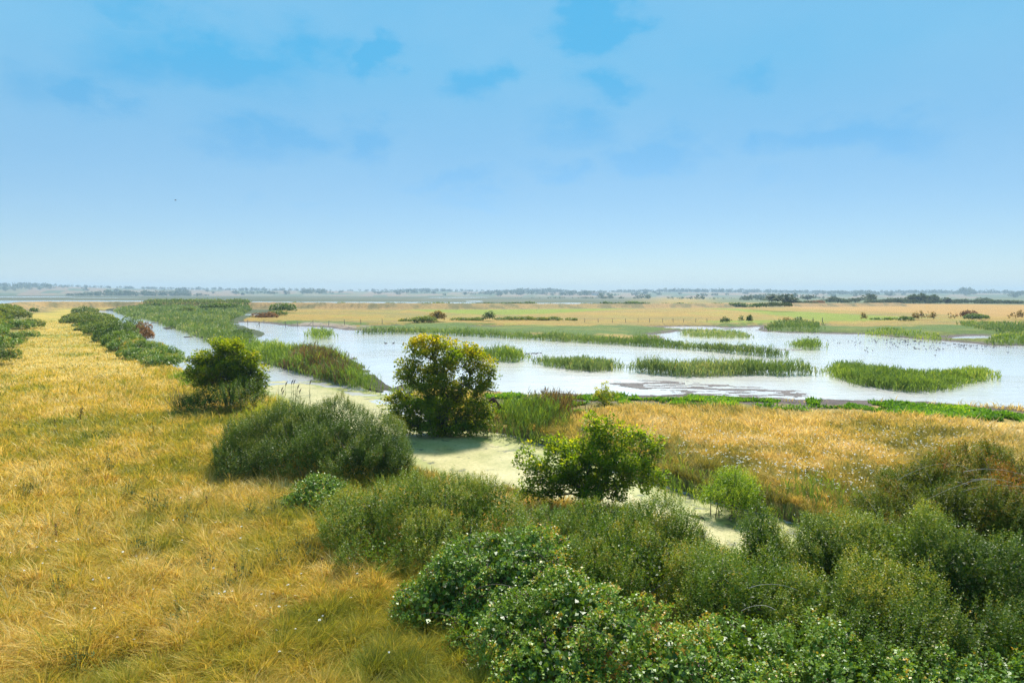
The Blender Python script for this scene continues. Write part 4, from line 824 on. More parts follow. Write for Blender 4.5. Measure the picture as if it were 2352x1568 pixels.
hl = ["thick hedge clump behind the green strip", "short hedge clump behind the green strip", "squat hedge clump on the far wall", "longest dark hedge on the far wall", "dipping hedge end on the far wall", "rising hedge end on the far wall", "isolated round hedge on the far wall", "flat trimmed hedge on the far field edge", "long hedge at the foot of the spreading tree", "grey hedge clump under the estuary water", "green hedge clump under the estuary water", "tall hedge clump near the estuary channel end", "ragged low hedge along the far wall", "bushy hedge along the far wall", "faint low hedge behind the gold field"]
for (px, py, w, h), lab in zip(hedges, hl):
    n = max(1, int(w/22)); far_bush("hedge", lab, [(px-w/2+w*(i+.5)/n, py, w/n*1.5, h*(0.8+0.4*R.random()), 6) for i in range(n)], M['darkgreen'], "hedge", sc=0.9)

def slope_strip(label, s0, s1, off, n, w, h, mat, px):
    lob = []
    for k in range(n):
        p_ = tv*(s0+(s1-s0)*(k+R.random()*.6)/n)+nv*(off+R.normal()*1.2); g = float(gz(p_[0], p_[1])[0]); hh = h*(.7+.6*R.random()); ww = w*(.8+.5*R.random()); lob.append((float(p_[0]), float(p_[1]), g+hh*.25, ww*.5, ww*.5, hh*.75))
    bush("slope_scrub", label, "bramble", lob, mat, per_m2=min(90, 1.3/(px*px*6)), length=.5, nleaf=9, L=px*1.5, W=px*.95, stems=0, upb=.3)
slope_strip("bramble thicket covering the upper slope of the sea wall", 90, 215, 10.0, 22, 8.0, 1.1, M['scrubleaf'], .17)
slope_strip("green bramble thicket low on the slope of the sea wall", 62, 150, 7.0, 18, 6.0, .9, M['bramble'], .13)
# ------------------------------------------------------------------ far trees
def far_tree_mesh(seed, wide=1.0, hgt=1.0, n=420, clump=0.16, trunk=0.18, lift=0.32):
    """crown of unit height made of leaf clumps, plus trunk and limbs"""
    rg = np.random.default_rng(seed); k = 9
    cen = np.stack([rg.normal(size=k)*0.26*wide, rg.normal(size=k)*0.26*wide, lift+0.12+rg.random(k)*0.42], 1); rad = 0.12+0.12*rg.random(k)
    j = rg.integers(0, k, n); d = nrm(rg.normal(size=(n, 3))); P = cen[j]+d*(rad[j]*(0.5+0.6*rg.random(n)))[:, None]
    P[:, 2] = np.minimum(P[:, 2], 0.98); sz = clump*(0.5+rg.random(n)*0.6)
    V, q = leaves_mesh(P, nrm(d+rg.normal(size=(n, 3))*0.6), nrm(UPV+rg.normal(size=(n, 3))*0.7), sz, sz*0.8)
    tint = np.clip(0.45+rg.normal(size=n)*0.2, 0, 1)
    seg = [(np.array([0, 0, -0.04]), np.array([0, 0, lift+0.1]), trunk*0.18, trunk*0.11)]+[(np.array([0, 0, lift*0.7]), c_, trunk*0.09, trunk*0.03) for c_ in cen]
    V2, q2 = tubes_mesh(seg, 6)
    return mesh_np("crown", V, [q], M['farleaf'], tint), mesh_np("trunk", V2, [q2], M['bark'])
def place_tree(name, label, px, py, w, h, meshes, group=None, z=None):
    x, y = at(px, py, 1.1); g = float(gz(x, y)[0]); x, y = at(px, py, g)
    hm = h*y/FPX; root = empty(name, (float(x), float(y), g)); root.scale = (w/h*hm*0.95, w/h*hm*0.95, hm); root.rotation_euler = (0, 0, R.random()*6.28)
    tag(root, label, "tree", group)
    for nm, me in zip(("crown", "trunk"), meshes):
        o = link(nm, me, root)
    return root
TM = [far_tree_mesh(s, 1.0, 1.0, 520, 0.15, 0.2, 0.22) for s in (1, 2, 3)]
TSPREAD = far_tree_mesh(8, 1.05, 1.0, 700, 0.13, 0.3, 0.36)
for px, py, w, h, mi, lab in ((1773, 696, 40, 20, 0, "rounded dark tree standing just left of the spreading tree"), (1818.7, 703.5, 50, 26, 9, "dark spreading flat topped tree with a clear trunk"), (1855, 690, 28, 13, 1, "pale hazy tree behind the spreading tree"), (1918, 693, 21, 14, 2, "small dark ball shaped tree at the end of the hedge"), (1999, 695, 36, 20, 0, "domed tree at the tall end of the hedge"), (1965, 695, 46, 13, 1, "low tree melting into the hedge beside the domed tree"), (2070, 697, 44, 14, 2, "low tree at the start of the dark tree group"), (2098, 697, 52, 21, 0, "broad tree in the middle of the dark tree group"), (2126, 697, 34, 24, 1, "tallest tree of the dark tree group"), (2143, 697, 28, 22, 2, "tree at the end of the dark tree group"), (2172, 697, 30, 14, 0, "small tree above the hedge past the dark group"), (2264, 695, 30, 12, 1, "hazy grey tree above the hedge near the frame edge"), (1905, 693.5, 30, 7, 2, "scrubby low tree at the maize corner")):
    place_tree("field_tree", lab, px, py, w, h, TSPREAD if mi == 9 else TM[mi])
fh = [(1800, 704.5, 40, 11, "dark hedge before the trunk of the spreading tree"), (1850, 703, 60, 10, "pale scrub right of the spreading tree"), (1880, 700, 24, 9, "brownish bush at the stubble corner"), (1945, 696, 60, 9, "hedge rising toward the domed tree"), (2040, 697, 70, 8, "hedge between the domed tree and the dark group"), (2110, 697.5, 100, 9, "hedge under the dark tree group"), (2220, 697, 110, 8, "hedge running on past the dark tree group"), (2310, 697.5, 100, 7, "hedge reaching the frame edge above the stubble")]
for px, py, w, h, lab in fh:
    n = max(1, int(w/20)); far_bush("field_hedge", lab, [(px-w/2+w*(i+.5)/n, py, w/n*1.6, h*(0.8+0.4*R.random()), 14) for i in range(n)], M['farleaf'] if px != 1880 else M['redleaf'], "hedge", sc=0.8, stems=0)
# skyline trees on the far shore, copies that differ in size and turn
TF = [far_tree_mesh(20+s, 1.0, 1.0, 220, 0.22, 0.2, 0.12)[0] for s in range(4)]
def far_copy(x, y, hm, w, label, group):
    g = float(gz(x, y)[0]); o = link("far_tree", TF[int(R.integers(0, 4))]); o.location = (x, y, g-0.3); o.scale = (hm*w, hm*w, hm); o.rotation_euler = (0, 0, R.random()*6.28)
    tag(o, label, "tree", group); return o
for i in range(150):
    az = math.radians(-37.8+75.6*(i+R.random()*0.9)/150); rr = 3150+R.random()*350
    if N2(np.array([az*9+3]), np.array([2.5]))[0] < 0.33: continue
    far_copy(rr*math.sin(az), rr*math.cos(az), 8+R.random()*8, 0.9+R.random()*0.5, "hazy blue tree on the skyline of the far shore", "skyline trees on the far shore")
for i in range(70):
    az = math.radians(-37.5+75*R.random()); rr = 2050+R.random()*700
    far_copy(rr*math.sin(az), rr*math.cos(az), 7+R.random()*6, 1.0+R.random()*0.7, "hazy blue tree among the fields of the far shore", "trees in the far shore fields")
def wood(label, spans, name="far_woodland", kind="stuff"):
    Ps, S = [], []
    for (px0, px1, rr, hm, n) in spans:
        for _ in range(n):
            px = px0+(px1-px0)*R.random(); az = math.atan((px-CX)/FPX); r_ = rr*(1+0.03*R.normal()); x, y = r_*math.sin(az), r_*math.cos(az); g = float(gz(x, y)[0])
            edge = min(1, 0.35+2.2*min(px-px0, px1-px)/(px1-px0)); hh = hm*(0.7+0.5*R.random())*edge; k = 46
            d = nrm(R.normal(size=(k, 3))); Ps.append(np.array([x, y, g+hh*0.5])+d*np.array([hh*0.55, hh*0.55, hh*0.48])*(0.7+0.4*R.random((k, 1)))); S.append(np.full(k, hh*0.3))
    P = np.concatenate(Ps); S = np.concatenate(S)*(0.6+0.7*R.random(len(P)))
    V, q = leaves_mesh(P, nrm(R.normal(size=P.shape)), nrm(UPV+R.normal(size=P.shape)*0.8), S, S*0.8)
    o = link(name, mesh_np(name, V, [q], M['farleaf'], np.clip(0.45+0.2*R.normal(size=len(P)), 0, 1))); tag(o, label, "woodland", kind=kind)
wood("hazy woodland masses on the low hills of the far shore", [(150, 480, 1900, 11, 150), (400, 440, 2300, 14, 14), (690, 760, 2500, 14, 40), (-40, 160, 3000, 13, 60), (500, 760, 3150, 12, 70), (1080, 1260, 2500, 12, 70), (1130, 1330, 3000, 16, 90), (1330, 2000, 3250, 15, 200), (2000, 2400, 3300, 13, 110), (1250, 1420, 2300, 12, 60), (1690, 1900, 1500, 8, 60), (900, 1060, 3100, 12, 60), (-60, 700, 3350, 9, 150), (700, 1300, 3350, 11, 150), (1300, 2420, 3350, 12, 300), (-60, 130, 2700, 10, 40), (860, 1000, 2600, 10, 40), (540, 640, 2400, 9, 24), (1850, 2050, 2700, 12, 60), (2185, 2240, 2900, 19, 22), (2300, 2400, 2700, 11, 40)])
wood("grey blue scrub dotted along the edge of the salt marsh", [(1176, 1700, 1250, 3.2, 90), (1480, 1490, 1150, 9, 3), (1560, 1640, 1100, 6, 9), (1370, 1386, 1500, 10, 4), (1395, 1406, 1500, 9, 3), (1460, 1478, 1500, 9, 4), (1690, 1760, 900, 5, 20)], "marsh_scrub")

# a pale farmhouse on the far shore
def house(label, px, rr, w, d, h):
    az = math.atan((px-CX)/FPX); x, y = rr*math.sin(az), rr*math.cos(az); g = float(gz(x, y)[0]); root = empty("farmhouse", (x, y, g)); tag(root, label, "house")
    a, b_ = w/2, d/2
    V = np.array([(-a, -b_, -1), (a, -b_, -1), (a, b_, -1), (-a, b_, -1), (-a, -b_, h), (a, -b_, h), (a, b_, h), (-a, b_, h), (-a, 0, h*1.55), (a, 0, h*1.55)], float)
    link("wall", mesh_np("wall", V, [np.array([(0, 1, 5, 4), (2, 3, 7, 6)]), np.array([(1, 2, 6, 9, 5), (3, 0, 4, 8, 7)])], plain_mat("render_wall", (0.62, 0.6, 0.55), (0.7, 0.68, 0.63), 2)), root)
    e = 0.35; V = np.array([(-a-e, -b_-e, h-.2), (a+e, -b_-e, h-.2), (a+e, 0, h*1.55+.15), (-a-e, 0, h*1.55+.15), (-a-e, b_+e, h-.2), (a+e, b_+e, h-.2)], float)
    V = np.concatenate([V, V+np.array([0, 0, 0.2])]); link("roof", mesh_np("roof", V, [np.array([(0, 1, 2, 3), (3, 2, 5, 4), (6, 9, 8, 7), (9, 10, 11, 8), (0, 6, 7, 1), (4, 5, 11, 10)])], plain_mat("slate_roof", (0.12, 0.1, 0.1), (0.2, 0.16, 0.15), 3)), root)
    gm = plain_mat("window_glass", (0.03, 0.035, 0.04), (0.05, 0.055, 0.06), 1, 0.2)
    for k in range(4):
        xx = -a+w*(k+.5)/4; V = np.array([(xx-.5, -b_-.05, h*.3), (xx+.5, -b_-.05, h*.3), (xx+.5, -b_-.05, h*.72), (xx-.5, -b_-.05, h*.72), (xx-.5, -b_+.05, h*.3), (xx+.5, -b_+.05, h*.3), (xx+.5, -b_+.05, h*.72), (xx-.5, -b_+.05, h*.72)])
        link("window", mesh_np("window", V, [np.array([(0, 1, 2, 3), (0, 4, 5, 1), (3, 2, 6, 7), (0, 3, 7, 4), (1, 5, 6, 2)])], gm), root)
house("small white farmhouse among hazy trees on the far shore", 1366, 2200, 22, 9, 6)

# ------------------------------------------------------------------ fences
def fence(label, posts, ph, wires, brace=(), z=None, th=0.06):
    pts = []
    for px, py in posts:
        x, y = at(px, py, 0.0 if z is None else z); g = max(float(gz(x, y)[0]), -0.3); x, y = at(px, py, max(g, 0)); pts.append(np.array([float(x), float(y), g]))
    root = empty("fence", tuple(pts[0])); tag(root, label, "fence")
    for i, p_ in enumerate(pts):
        hh = ph*(0.9+0.2*R.random()); l_ = R.normal(size=2)*0.04; t_ = p_+np.array([l_[0], l_[1], max(-p_[2], 0)+hh])
        seg = [(p_-np.array([0, 0, .1]), t_, th, th*0.9), (t_, t_+np.array([0, 0, 0.03]), th*0.9, 0.01)]
        V, q = tubes_mesh(seg, 7); child("post", mesh_np("post", V, [q], M['post']), root)
        if i in brace:
            V, q = tubes_mesh([(p_+np.array([-0.9, 0, 0]), t_*0.75+p_*0.25+np.array([0, 0, .05]), th*.6, th*.6)], 6); child("brace", mesh_np("brace", V, [q], M['post']), root)
    for w in wires:
        seg = []
        for a, b_ in zip(pts[:-1], pts[1:]):
            za, zb = max(a[2], 0)+ph*w, max(b_[2], 0)+ph*w; A_ = np.array([a[0], a[1], za]); B_ = np.array([b_[0], b_[1], zb]); mid = A_*.5+B_*.5-np.array([0, 0, .05]); seg += [(A_, mid, .006, .006), (mid, B_, .006, .006)]
        V, q = tubes_mesh(seg, 4); child("wire", mesh_np("wire", V, [q], M['wire']), root)
fence("post and wire fence wading through the pool edge by the mud", [(569, 747), (596, 750), (656, 750), (683.5, 749), (719, 747), (755, 747), (791.6, 745), (829, 744), (878, 743)], 1.05, (0.5, 0.9), (1, 4), z=0.0)
fence("thin post and wire fence along the green strip beyond the pool", [(1343, 740), (1374, 740.5), (1406.5, 741), (1437, 740.5), (1465.5, 740.5), (1492, 740.5), (1522, 740), (1546, 740), (1570, 740), (1598, 740), (1624, 740), (1654, 740), (1675, 740)], 0.9, (0.5, 0.92), (), z=0.6, th=0.055)
fr = fence("short wooden rail fence near the green field tip", [(1840, 740), (1867, 740), (1889, 739.5)], 1.1, (), (), z=0.6, th=0.09)
def stake(label, px, py, w, d, h, tilt):
    x, y = at(px, py, 0.6); g = float(gz(x, y)[0]); o = None
    V = []; 
    for zz, s in ((-0.2, 1), (h-0.05, 1.0), (h, 0.82)):
        V += [(-w*s, -d*s, zz), (w*s, -d*s, zz), (w*s, d*s, zz), (-w*s, d*s, zz)]
    F = [(0, 3, 2, 1), (8, 9, 10, 11)]+[(4*k+i, 4*k+(i+1) % 4, 4*k+4+(i+1) % 4, 4*k+4+i) for k in range(2) for i in range(4)]
    o = link("wooden_stake", mesh_np("wooden_stake", np.array(V, float), [np.array(F)], M['dock'])); o.location = (float(x), float(y), g); o.rotation_euler = tilt; tag(o, label, "stake")
stake("broad brown board stake leaning beside the golden tree", 1150, 946, 0.22, 0.05, 1.0, (0.2, -0.7, 0.3)); stake("narrow brown stake near the reeds right of the golden tree", 1208, 952, 0.09, 0.06, 0.95, (0.1, -0.12, 0.4))

# ------------------------------------------------------------------ flowers, docks
def carrot_mesh(seed):
    rg = np.random.default_rng(seed); n = 34; a = rg.random(n)*6.28; r_ = np.sqrt(rg.random(n))*0.042
    c_ = np.stack([r_*np.cos(a), r_*np.sin(a), 0.012-6*r_**2+rg.normal(size=n)*0.002], 1); s = 0.009
    V, q = leaves_mesh(c_-np.array([s, 0, 0]), np.tile([1., 0, 0], (n, 1)), nrm(UPV+rg.normal(size=(n, 3))*0.3), np.full(n, s*2), np.full(n, s*2), 0.05)
    seg = [(np.array([0.02, 0, -0.5]), np.array([0, 0, -0.05]), 0.003, 0.002)]+[(np.array([0, 0, -0.05]), np.array([0.03*math.cos(k), 0.03*math.sin(k), 0.004]), 0.0012, 0.001) for k in np.arange(6)*1.047]
    V2, q2 = tubes_mesh(seg, 4)
    return mesh_np("wild_carrot", np.concatenate([V, V2]), [np.concatenate([q, q2+len(V)])], [M['white'], M['stalk']], matidx=np.concatenate([np.zeros(len(q)), np.ones(len(q2))]))
CM = [carrot_mesh(s) for s in range(4)]
def scatter_px(n, boxes):
    out_ = []
    while len(out_) < n:
        b_ = boxes[int(R.integers(0, len(boxes)))]; px, py = b_[0]+(b_[2]-b_[0])*R.random(), b_[1]+(b_[3]-b_[1])*R.random(); x, y = at(px, py, 1.1); out_.append((float(x), float(y)))
    return np.array(out_)
LB = [(0, 1080, 420, 1280), (20, 1120, 250, 1240), (250, 1200, 600, 1500), (620, 1290, 1000, 1540), (0, 900, 480, 1300), (0, 1300, 700, 1560), (30, 950, 420, 1100), (0, 1250, 300, 1400), (480, 1180, 640, 1290), (560, 1330, 760, 1480)]
RB = [(1480, 960, 2352, 1100), (1900, 980, 2250, 1050), (1560, 980, 1900, 1060), (1650, 1060, 2050, 1130)]
def flowers(n, boxes, label, group, hgt, smin, smax):
    xy = scatter_px(n, boxes); F = fields(xy[:, 0], xy[:, 1])
    for (x, y), g, sd, lo_ in zip(xy, F['h'], F['sd_d'], F['low']):
        if sd < 1 or lo_ < 1 or g < .3: continue
        o = link("wild_carrot", CM[int(R.integers(0, 4))]); s = smin+(smax-smin)*R.random(); o.location = (x, y, g+hgt*(0.8+0.5*R.random())); o.scale = (s, s, s); o.rotation_euler = (R.normal()*0.25, R.normal()*0.25, R.random()*6.28); tag(o, label, "flower", group)
flowers(95, LB, "white umbel flower in the golden grass of the broad bank meadow", "white flowers of the bank meadow", 0.5, 0.35, 0.65)
flowers(150, RB, "white umbel flower in the dry rusty field between ditch and pool", "white flowers of the dry field", 0.42, 0.6, 1.0)
def more_flowers():
    xy = scatter_px(900, RB); F = fields(xy[:, 0], xy[:, 1]); k = (F['sd_d'] > 1) & (F['h'] > .35); xy = xy[k]; g = F['h'][k]+0.36+0.18*R.random(k.sum()); n = len(xy); m_ = 6
    P = np.concatenate([xy, g[:, None]], 1)[:, None]+R.normal(size=(n, m_, 3))*np.array([.016, .016, .006]); P = P.reshape(-1, 3); s = np.full(len(P), 0.028)
    V, q = leaves_mesh(P, nrm(R.normal(size=P.shape)*np.array([1, 1, .2])), nrm(UPV+R.normal(size=P.shape)*.3), s, s, .05)
    tag(link("small_flowers", mesh_np("small_flowers", V, [q], M['white'])), "countless tiny white flowers sprinkled over the dry rusty field", "flowers", kind="stuff")
more_flowers()
def ragwort_mesh(seed):
    rg = np.random.default_rng(seed); Vs, qs, mi = [], [], []; off = 0
    seg = []; heads = []
    for k in range(9):
        b_ = np.array([rg.normal()*.08, rg.normal()*.08, 0]); e = b_+np.array([rg.normal()*.12, rg.normal()*.12, 0.5+rg.random()*.25]); seg.append((b_, e, .004, .003))
        for _ in range(4): h_ = e+np.array([rg.normal()*.05, rg.normal()*.05, rg.random()*.06]); seg.append((e, h_, .002, .0015)); heads.append(h_)
    heads = np.array(heads); P = (heads[:, None]+rg.normal(size=(len(heads), 7, 3))*np.array([.016, .016, .008])).reshape(-1, 3); s = np.full(len(P), .016)
    V, q = leaves_mesh(P, nrm(rg.normal(size=P.shape)*np.array([1, 1, .3])), nrm(UPV+rg.normal(size=P.shape)*.4), s, s*.8)
    V2, q2 = tubes_mesh(seg, 4); n = 60; Pl = np.stack([rg.normal(size=n)*.11, rg.normal(size=n)*.11, rg.random(n)*.5], 1); s = np.full(n, .09)
    V3, q3 = leaves_mesh(Pl, nrm(rg.normal(size=(n, 3))), nrm(UPV+rg.normal(size=(n, 3))*.5), s, s*.35)
    return mesh_np("ragwort", np.concatenate([V, V2, V3]), [np.concatenate([q, q2+len(V), q3+len(V)+len(V2)])], [M['yellow'], M['stalk']], matidx=np.concatenate([np.zeros(len(q)), np.ones(len(q2)+len(q3))]))
RM = [ragwort_mesh(s) for s in range(3)]
for px, py in ((700, 1255), (690, 1245), (715, 1270), (470, 1370), (560, 1320), (200, 1075), (250, 1065), (350, 1160), (380, 1165), (330, 1090), (620, 1170), (600, 1185), (640, 1165), (575, 1175), (330, 1250), (360, 1262), (400, 1290), (180, 1510), (190, 1500), (410, 1420), (140, 1340), (340, 835), (372, 840), (330, 842), (455, 1010), (250, 1000), (640, 1285), (480, 1290), (520, 1340), (60, 1120), (75, 1115), (300, 1130), (290, 1125), (430, 1190)):
    x, y = at(px, py, 1.0); g = float(gz(x, y)[0]); o = link("ragwort", RM[int(R.integers(0, 3))]); o.location = (float(x), float(y), g); s = 0.8+0.4*R.random(); o.scale = (s, s, s); o.rotation_euler = (0, 0, R.random()*6.28); tag(o, "yellow flowering ragwort plant standing in the meadow grass", "flower", "ragwort plants in the meadow")
x, y = at(1140, 1480, 0.9); o = link("ragwort", RM[0]); o.location = (float(x)+.1, float(y)-.55, 0.62); o.scale = (1.1,)*3; tag(o, "bright yellow ragwort growing against the edge of the bramble thicket", "flower")
def dock_mesh(seed):
    rg = np.random.default_rng(seed); n = 90; z = .2+.5*rg.random(n); a = rg.random(n)*6.28; r_ = .03*(1-abs(z-.45)); P = np.stack([r_*np.cos(a), r_*np.sin(a), z], 1); s = np.full(n, .035)
    V, q = leaves_mesh(P, nrm(rg.normal(size=(n, 3))), nrm(rg.normal(size=(n, 3))), s, s*.8); V2, q2 = tubes_mesh([(np.array([0, 0, -.05]), np.array([.02, 0, .72]), .006, .003)], 5)
    return mesh_np("dead_dock", np.concatenate([V, V2]), [np.concatenate([q, q2+len(V)])], M['dock'])
DM = [dock_mesh(s) for s in range(2)]
for i, (px, py) in enumerate(((181, 972), (128, 985), (178, 1210), (475, 1175), (718, 1190), (540, 1340), (355, 1000), (130, 1240), (505, 965), (740, 1330))):
    x, y = at(px, py, .7); g = float(gz(x, y)[0]); o = link("dead_dock", DM[i % 2]); o.location = (float(x), float(y), g); s = (1.15 if i == 0 else .75); o.scale = (s*(1.6 if i == 0 else 1), s*(1.6 if i == 0 else 1), s); o.rotation_euler = (R.normal()*.1, R.normal()*.1, R.random()*6)
    tag(o, "thick dark brown dock head near the meadow centre below the oak" if i == 0 else "slender dead brown dock stem rising from the meadow grass", "dock plant", None if i == 0 else "dead dock stems in the meadow")
# tall reed stems with plumes behind the blackthorn
def plume_reed():
    root = empty("plumed_reeds", (*[float(v) for v in at(690, 960, .2)], .2)); tag(root, "few tall plumed reed stems showing above the big dark blackthorn", "reeds")
    for i in range(16):
        px = 640+80*R.random(); d = ray(px, 905-25*R.random()); dist = 29+R.random(); t_ = np.array([d[0]*dist/d[1], dist, H+d[2]*dist/d[1]]); b_ = np.array([t_[0]+R.normal()*.1, dist, .3])
        V, q = pipe([b_, b_*.5+t_*.5, t_], [.009, .007, .005], 4); child("stem", mesh_np("stem", V, [q], M['stalk']), root)
        for k in range(3):
            f = .55+.14*k; p_ = b_*(1-f)+t_*f; V, q = pipe([p_, p_+np.array([R.normal()*.1, R.normal()*.1, .14]), p_+np.array([R.normal()*.2, R.normal()*.2, .2])], [.009, .008, .002], 4); child("leaf", mesh_np("leaf", V, [q], M['stalk']), root)
        if i % 2: V, q = pipe([t_-np.array([0, 0, .02]), t_+np.array([.03, 0, .1]), t_+np.array([.09, 0, .2])], [.012, .028, .006], 6); child("plume", mesh_np("plume", V, [q], M['plume']), root)
plume_reed()

# ------------------------------------------------------------------ birds
def loft(path, radii, sides=8, squash=1.0):
    path = np.array(path, float); n = len(path); tg = nrm(np.gradient(path, axis=0)); u = nrm(np.cross(tg, np.array([0, 1.0, 0]))); v = np.tile([0, 1.0, 0], (n, 1)); an = np.arange(sides)*2*np.pi/sides; rd = np.array(radii)[:, None, None]
    V = path[:, None]+(u[:, None]*np.cos(an)[None, :, None]+v[:, None]*np.sin(an)[None, :, None]*squash)*rd
    i = np.arange(n-1)[:, None, None]*sides; k = np.arange(sides)[None, :]; k2 = (k+1) % sides; q = np.stack([i[..., 0]+k, i[..., 0]+k2, i[..., 0]+k2+sides, i[..., 0]+k+sides], -1).reshape(-1, 4)
    return V.reshape(-1, 3), q, [np.arange(sides)[::-1][None], (np.arange(sides)+(n-1)*sides)[None]]
def duck_mesh(mat):
    V, q, caps = loft([(-.3, 0, .1), (-.24, 0, .08), (-.12, 0, .05), (0, 0, .045), (.1, 0, .06), (.16, 0, .11), (.18, 0, .17), (.19, 0, .215), (.22, 0, .235), (.255, 0, .225), (.3, 0, .21), (.33, 0, .205)], [.008, .04, .085, .1, .09, .06, .036, .034, .042, .034, .014, .008], 8, 1.05)
    return mesh_np("duck", V, [q, caps[0], caps[1]], mat, smooth=True)
DK = duck_mesh(M['duck']); DK2 = duck_mesh(M['darkbird'])
def duck(px, py, label, group, me=DK, s=1.0, face=None):
    x, y = at(px, py, 0.0); o = link("duck", me); o.location = (float(x), float(y), 0); o.scale = (s, s, s); o.rotation_euler = (0, 0, R.random()*6.28 if face is None else face); tag(o, label, "duck", group)
for px in (1223, 1229.5, 1238, 1243.5, 1249, 1252.5, 1260.5): pass
for cx_, cy_ in ((762, 458), (857, 465), (968, 455), (1055, 448), (1135, 465), (1185, 440), (1308, 442)): duck((1600+cx_/11.76)/1.3776, (1080+cy_/11.76)/1.3776, "brown duck swimming in the short line off the reed gap", "ducks swimming in a line", DK, 0.55, R.normal()*.25)
duck(886, 789, "lone brown duck of a loose pair on the open pool left of the golden tree", None, DK, .9); duck(903.5, 789, "second duck of the loose pair nearer the golden tree", None, DK2, .9)
for i in range(165):
    if i < 110: px, py = 2040+R.normal()*75+R.random()*60, 784+R.normal()*5
    else: px, py = 1960+390*R.random(), 788+14*R.random()+(R.random()**3)*14
    if i >= 60 and R.random() < .35: px = 2120+R.random()*225; py = 792+R.random()*5
    lim = np.interp(px, [1871, 1964, 2039, 2139, 2239, 2352], [768, 771, 775, 785, 792, 798])
    duck(px, max(py, lim+1.5), "dark little waterbird of the big flock resting on the far open water", "flock of wildfowl on the open water", DK2 if i % 3 else DK, .34+.2*R.random())
duck((2600+1212/5.88)/1.3776, (1040+216/5.88)/1.3776, "blacker larger bird in the middle of the resting flock", None, DK2, .9)
duck(2148, 816, "dark bird alone below the resting flock", None, DK2, .42)
def flyer(label, loc, s, rz, name="flying_bird"):
    V, q, caps = loft([(-.2, 0, 0), (-.12, 0, 0), (0, 0, 0), (.1, 0, .01), (.15, 0, .02), (.2, 0, .015)], [.012, .035, .05, .04, .032, .006], 8)
    W = []; F = []
    for sg in (-1, 1):
        o_ = len(V)+len(W); pr = [(.07, .03, .02), (.09, .22, .1), (.0, .5, .04), (-.06, .24, .08), (-.07, .03, .02)]
        for dz in (0, .008): W += [(a, b_*sg, c_+dz) for a, b_, c_ in pr]
        F += [[o_, o_+1, o_+3, o_+4], [o_+5, o_+9, o_+8, o_+6]]+[[o_+k, o_+(k+1) % 5, o_+5+(k+1) % 5, o_+5+k] for k in range(5)]; T = [[o_+1, o_+2, o_+3], [o_+6, o_+8, o_+7]]; q = np.concatenate([q, np.array(F)]); F = []; caps.append(np.array(T))
    o = link(name, mesh_np(name, np.concatenate([V, np.array(W)]), [q]+[c_.reshape(len(c_), -1) for c_ in caps], M['darkbird'])); o.location = loc; o.scale = (s,)*3; o.rotation_euler = (.2, 0, rz); tag(o, label, "bird")
d = ray(403, 460); flyer("tiny dark bird flying alone in the open sky", tuple(np.array([0, 0, H])+d*90), .75, .5)
d = ray(1892, 824.5); d = ray(2148, 822)
for (cx_, cy_, lab) in ((372, 540, "dark bird skimming low over the oval reed island"), (455, 540, "second bird skimming low beyond the oval reed island")):
    d = ray((2430+cx_/2.904)/1.3776, (880+cy_/2.904)/1.3776); flyer(lab, tuple(np.array([0, 0, H])+d*100), .8, 2.6)
d = ray((2600+1745/5.88)/1.3776, (1040+370/5.88)/1.3776); flyer("larger dark bird flapping low in front of the resting flock", tuple(np.array([0, 0, H])+d*78), 1.1, .3)

# ------------------------------------------------------------------ air, light, sky
hz, nt, out = newmat("haze_air")
pv = nt.nodes.new("ShaderNodeVolumePrincipled"); pv.inputs["Color"].default_value = (0.66, 0.85, 1.0, 1); pv.inputs["Density"].default_value = HAZE_D = 2.6e-4; pv.inputs["Anisotropy"].default_value = 0.0
nt.links.new(pv.outputs[0], out.inputs["Volume"])
x0, x1, y0, y1, z0, z1 = -5300, 5300, -60, 5300, -2.0, 75.0
V = np.array([(x0, y0, z0), (x1, y0, z0), (x1, y1, z0), (x0, y1, z0), (x0, y0, z1), (x1, y0, z1), (x1, y1, z1), (x0, y1, z1)], float)
o = link("haze", mesh_np("haze", V, [np.array([(0, 3, 2, 1), (4, 5, 6, 7), (0, 1, 5, 4), (1, 2, 6, 5), (2, 3, 7, 6), (3, 0, 4, 7)])], hz)); tag(o, "thin summer haze over the marsh", "haze", kind="stuff")

SUN_AZ, SUN_EL = math.radians(12), math.radians(52)
sd = np.array([math.sin(SUN_AZ)*math.cos(SUN_EL), math.cos(SUN_AZ)*math.cos(SUN_EL), math.sin(SUN_EL)])
sl = bpy.data.lights.new("sun", 'SUN'); sl.energy = 4.3; sl.angle = math.radians(8); sl.color = (1.0, 0.95, 0.86)
so = bpy.data.objects.new("sun", sl); COL.objects.link(so); so.location = (0, 0, 50); so.rotation_euler = Vector(-sd).to_track_quat('-Z', 'Y').to_euler()
w = bpy.data.worlds.new("World"); SC.world = w; w.use_nodes = True; nt = w.node_tree; nt.nodes.clear()
out = nt.nodes.new("ShaderNodeOutputWorld"); bg = nt.nodes.new("ShaderNodeBackground"); bg.inputs[1].default_value = 0.065
sk = nt.nodes.new("ShaderNodeTexSky"); sk.sky_type = 'NISHITA'; sk.sun_disc = False; sk.sun_elevation = SUN_EL; sk.sun_rotation = SUN_AZ; sk.altitude = 0; sk.air_density = 1.0; sk.dust_density = 0.1; sk.ozone_density = 6.0
tc = nt.nodes.new("ShaderNodeTexCoord"); sep = nt.nodes.new("ShaderNodeSeparateXYZ"); nt.links.new(tc.outputs["Generated"], sep.inputs[0])
azn = math_node(nt, 'ARCTAN2', sep.outputs[0], sep.outputs[1]); eln = math_node(nt, 'ARCSINE', sep.outputs[2])
cmb = nt.nodes.new("ShaderNodeCombineXYZ"); nt.links.new(azn, cmb.inputs[0]); nt.links.new(eln, cmb.inputs[1])
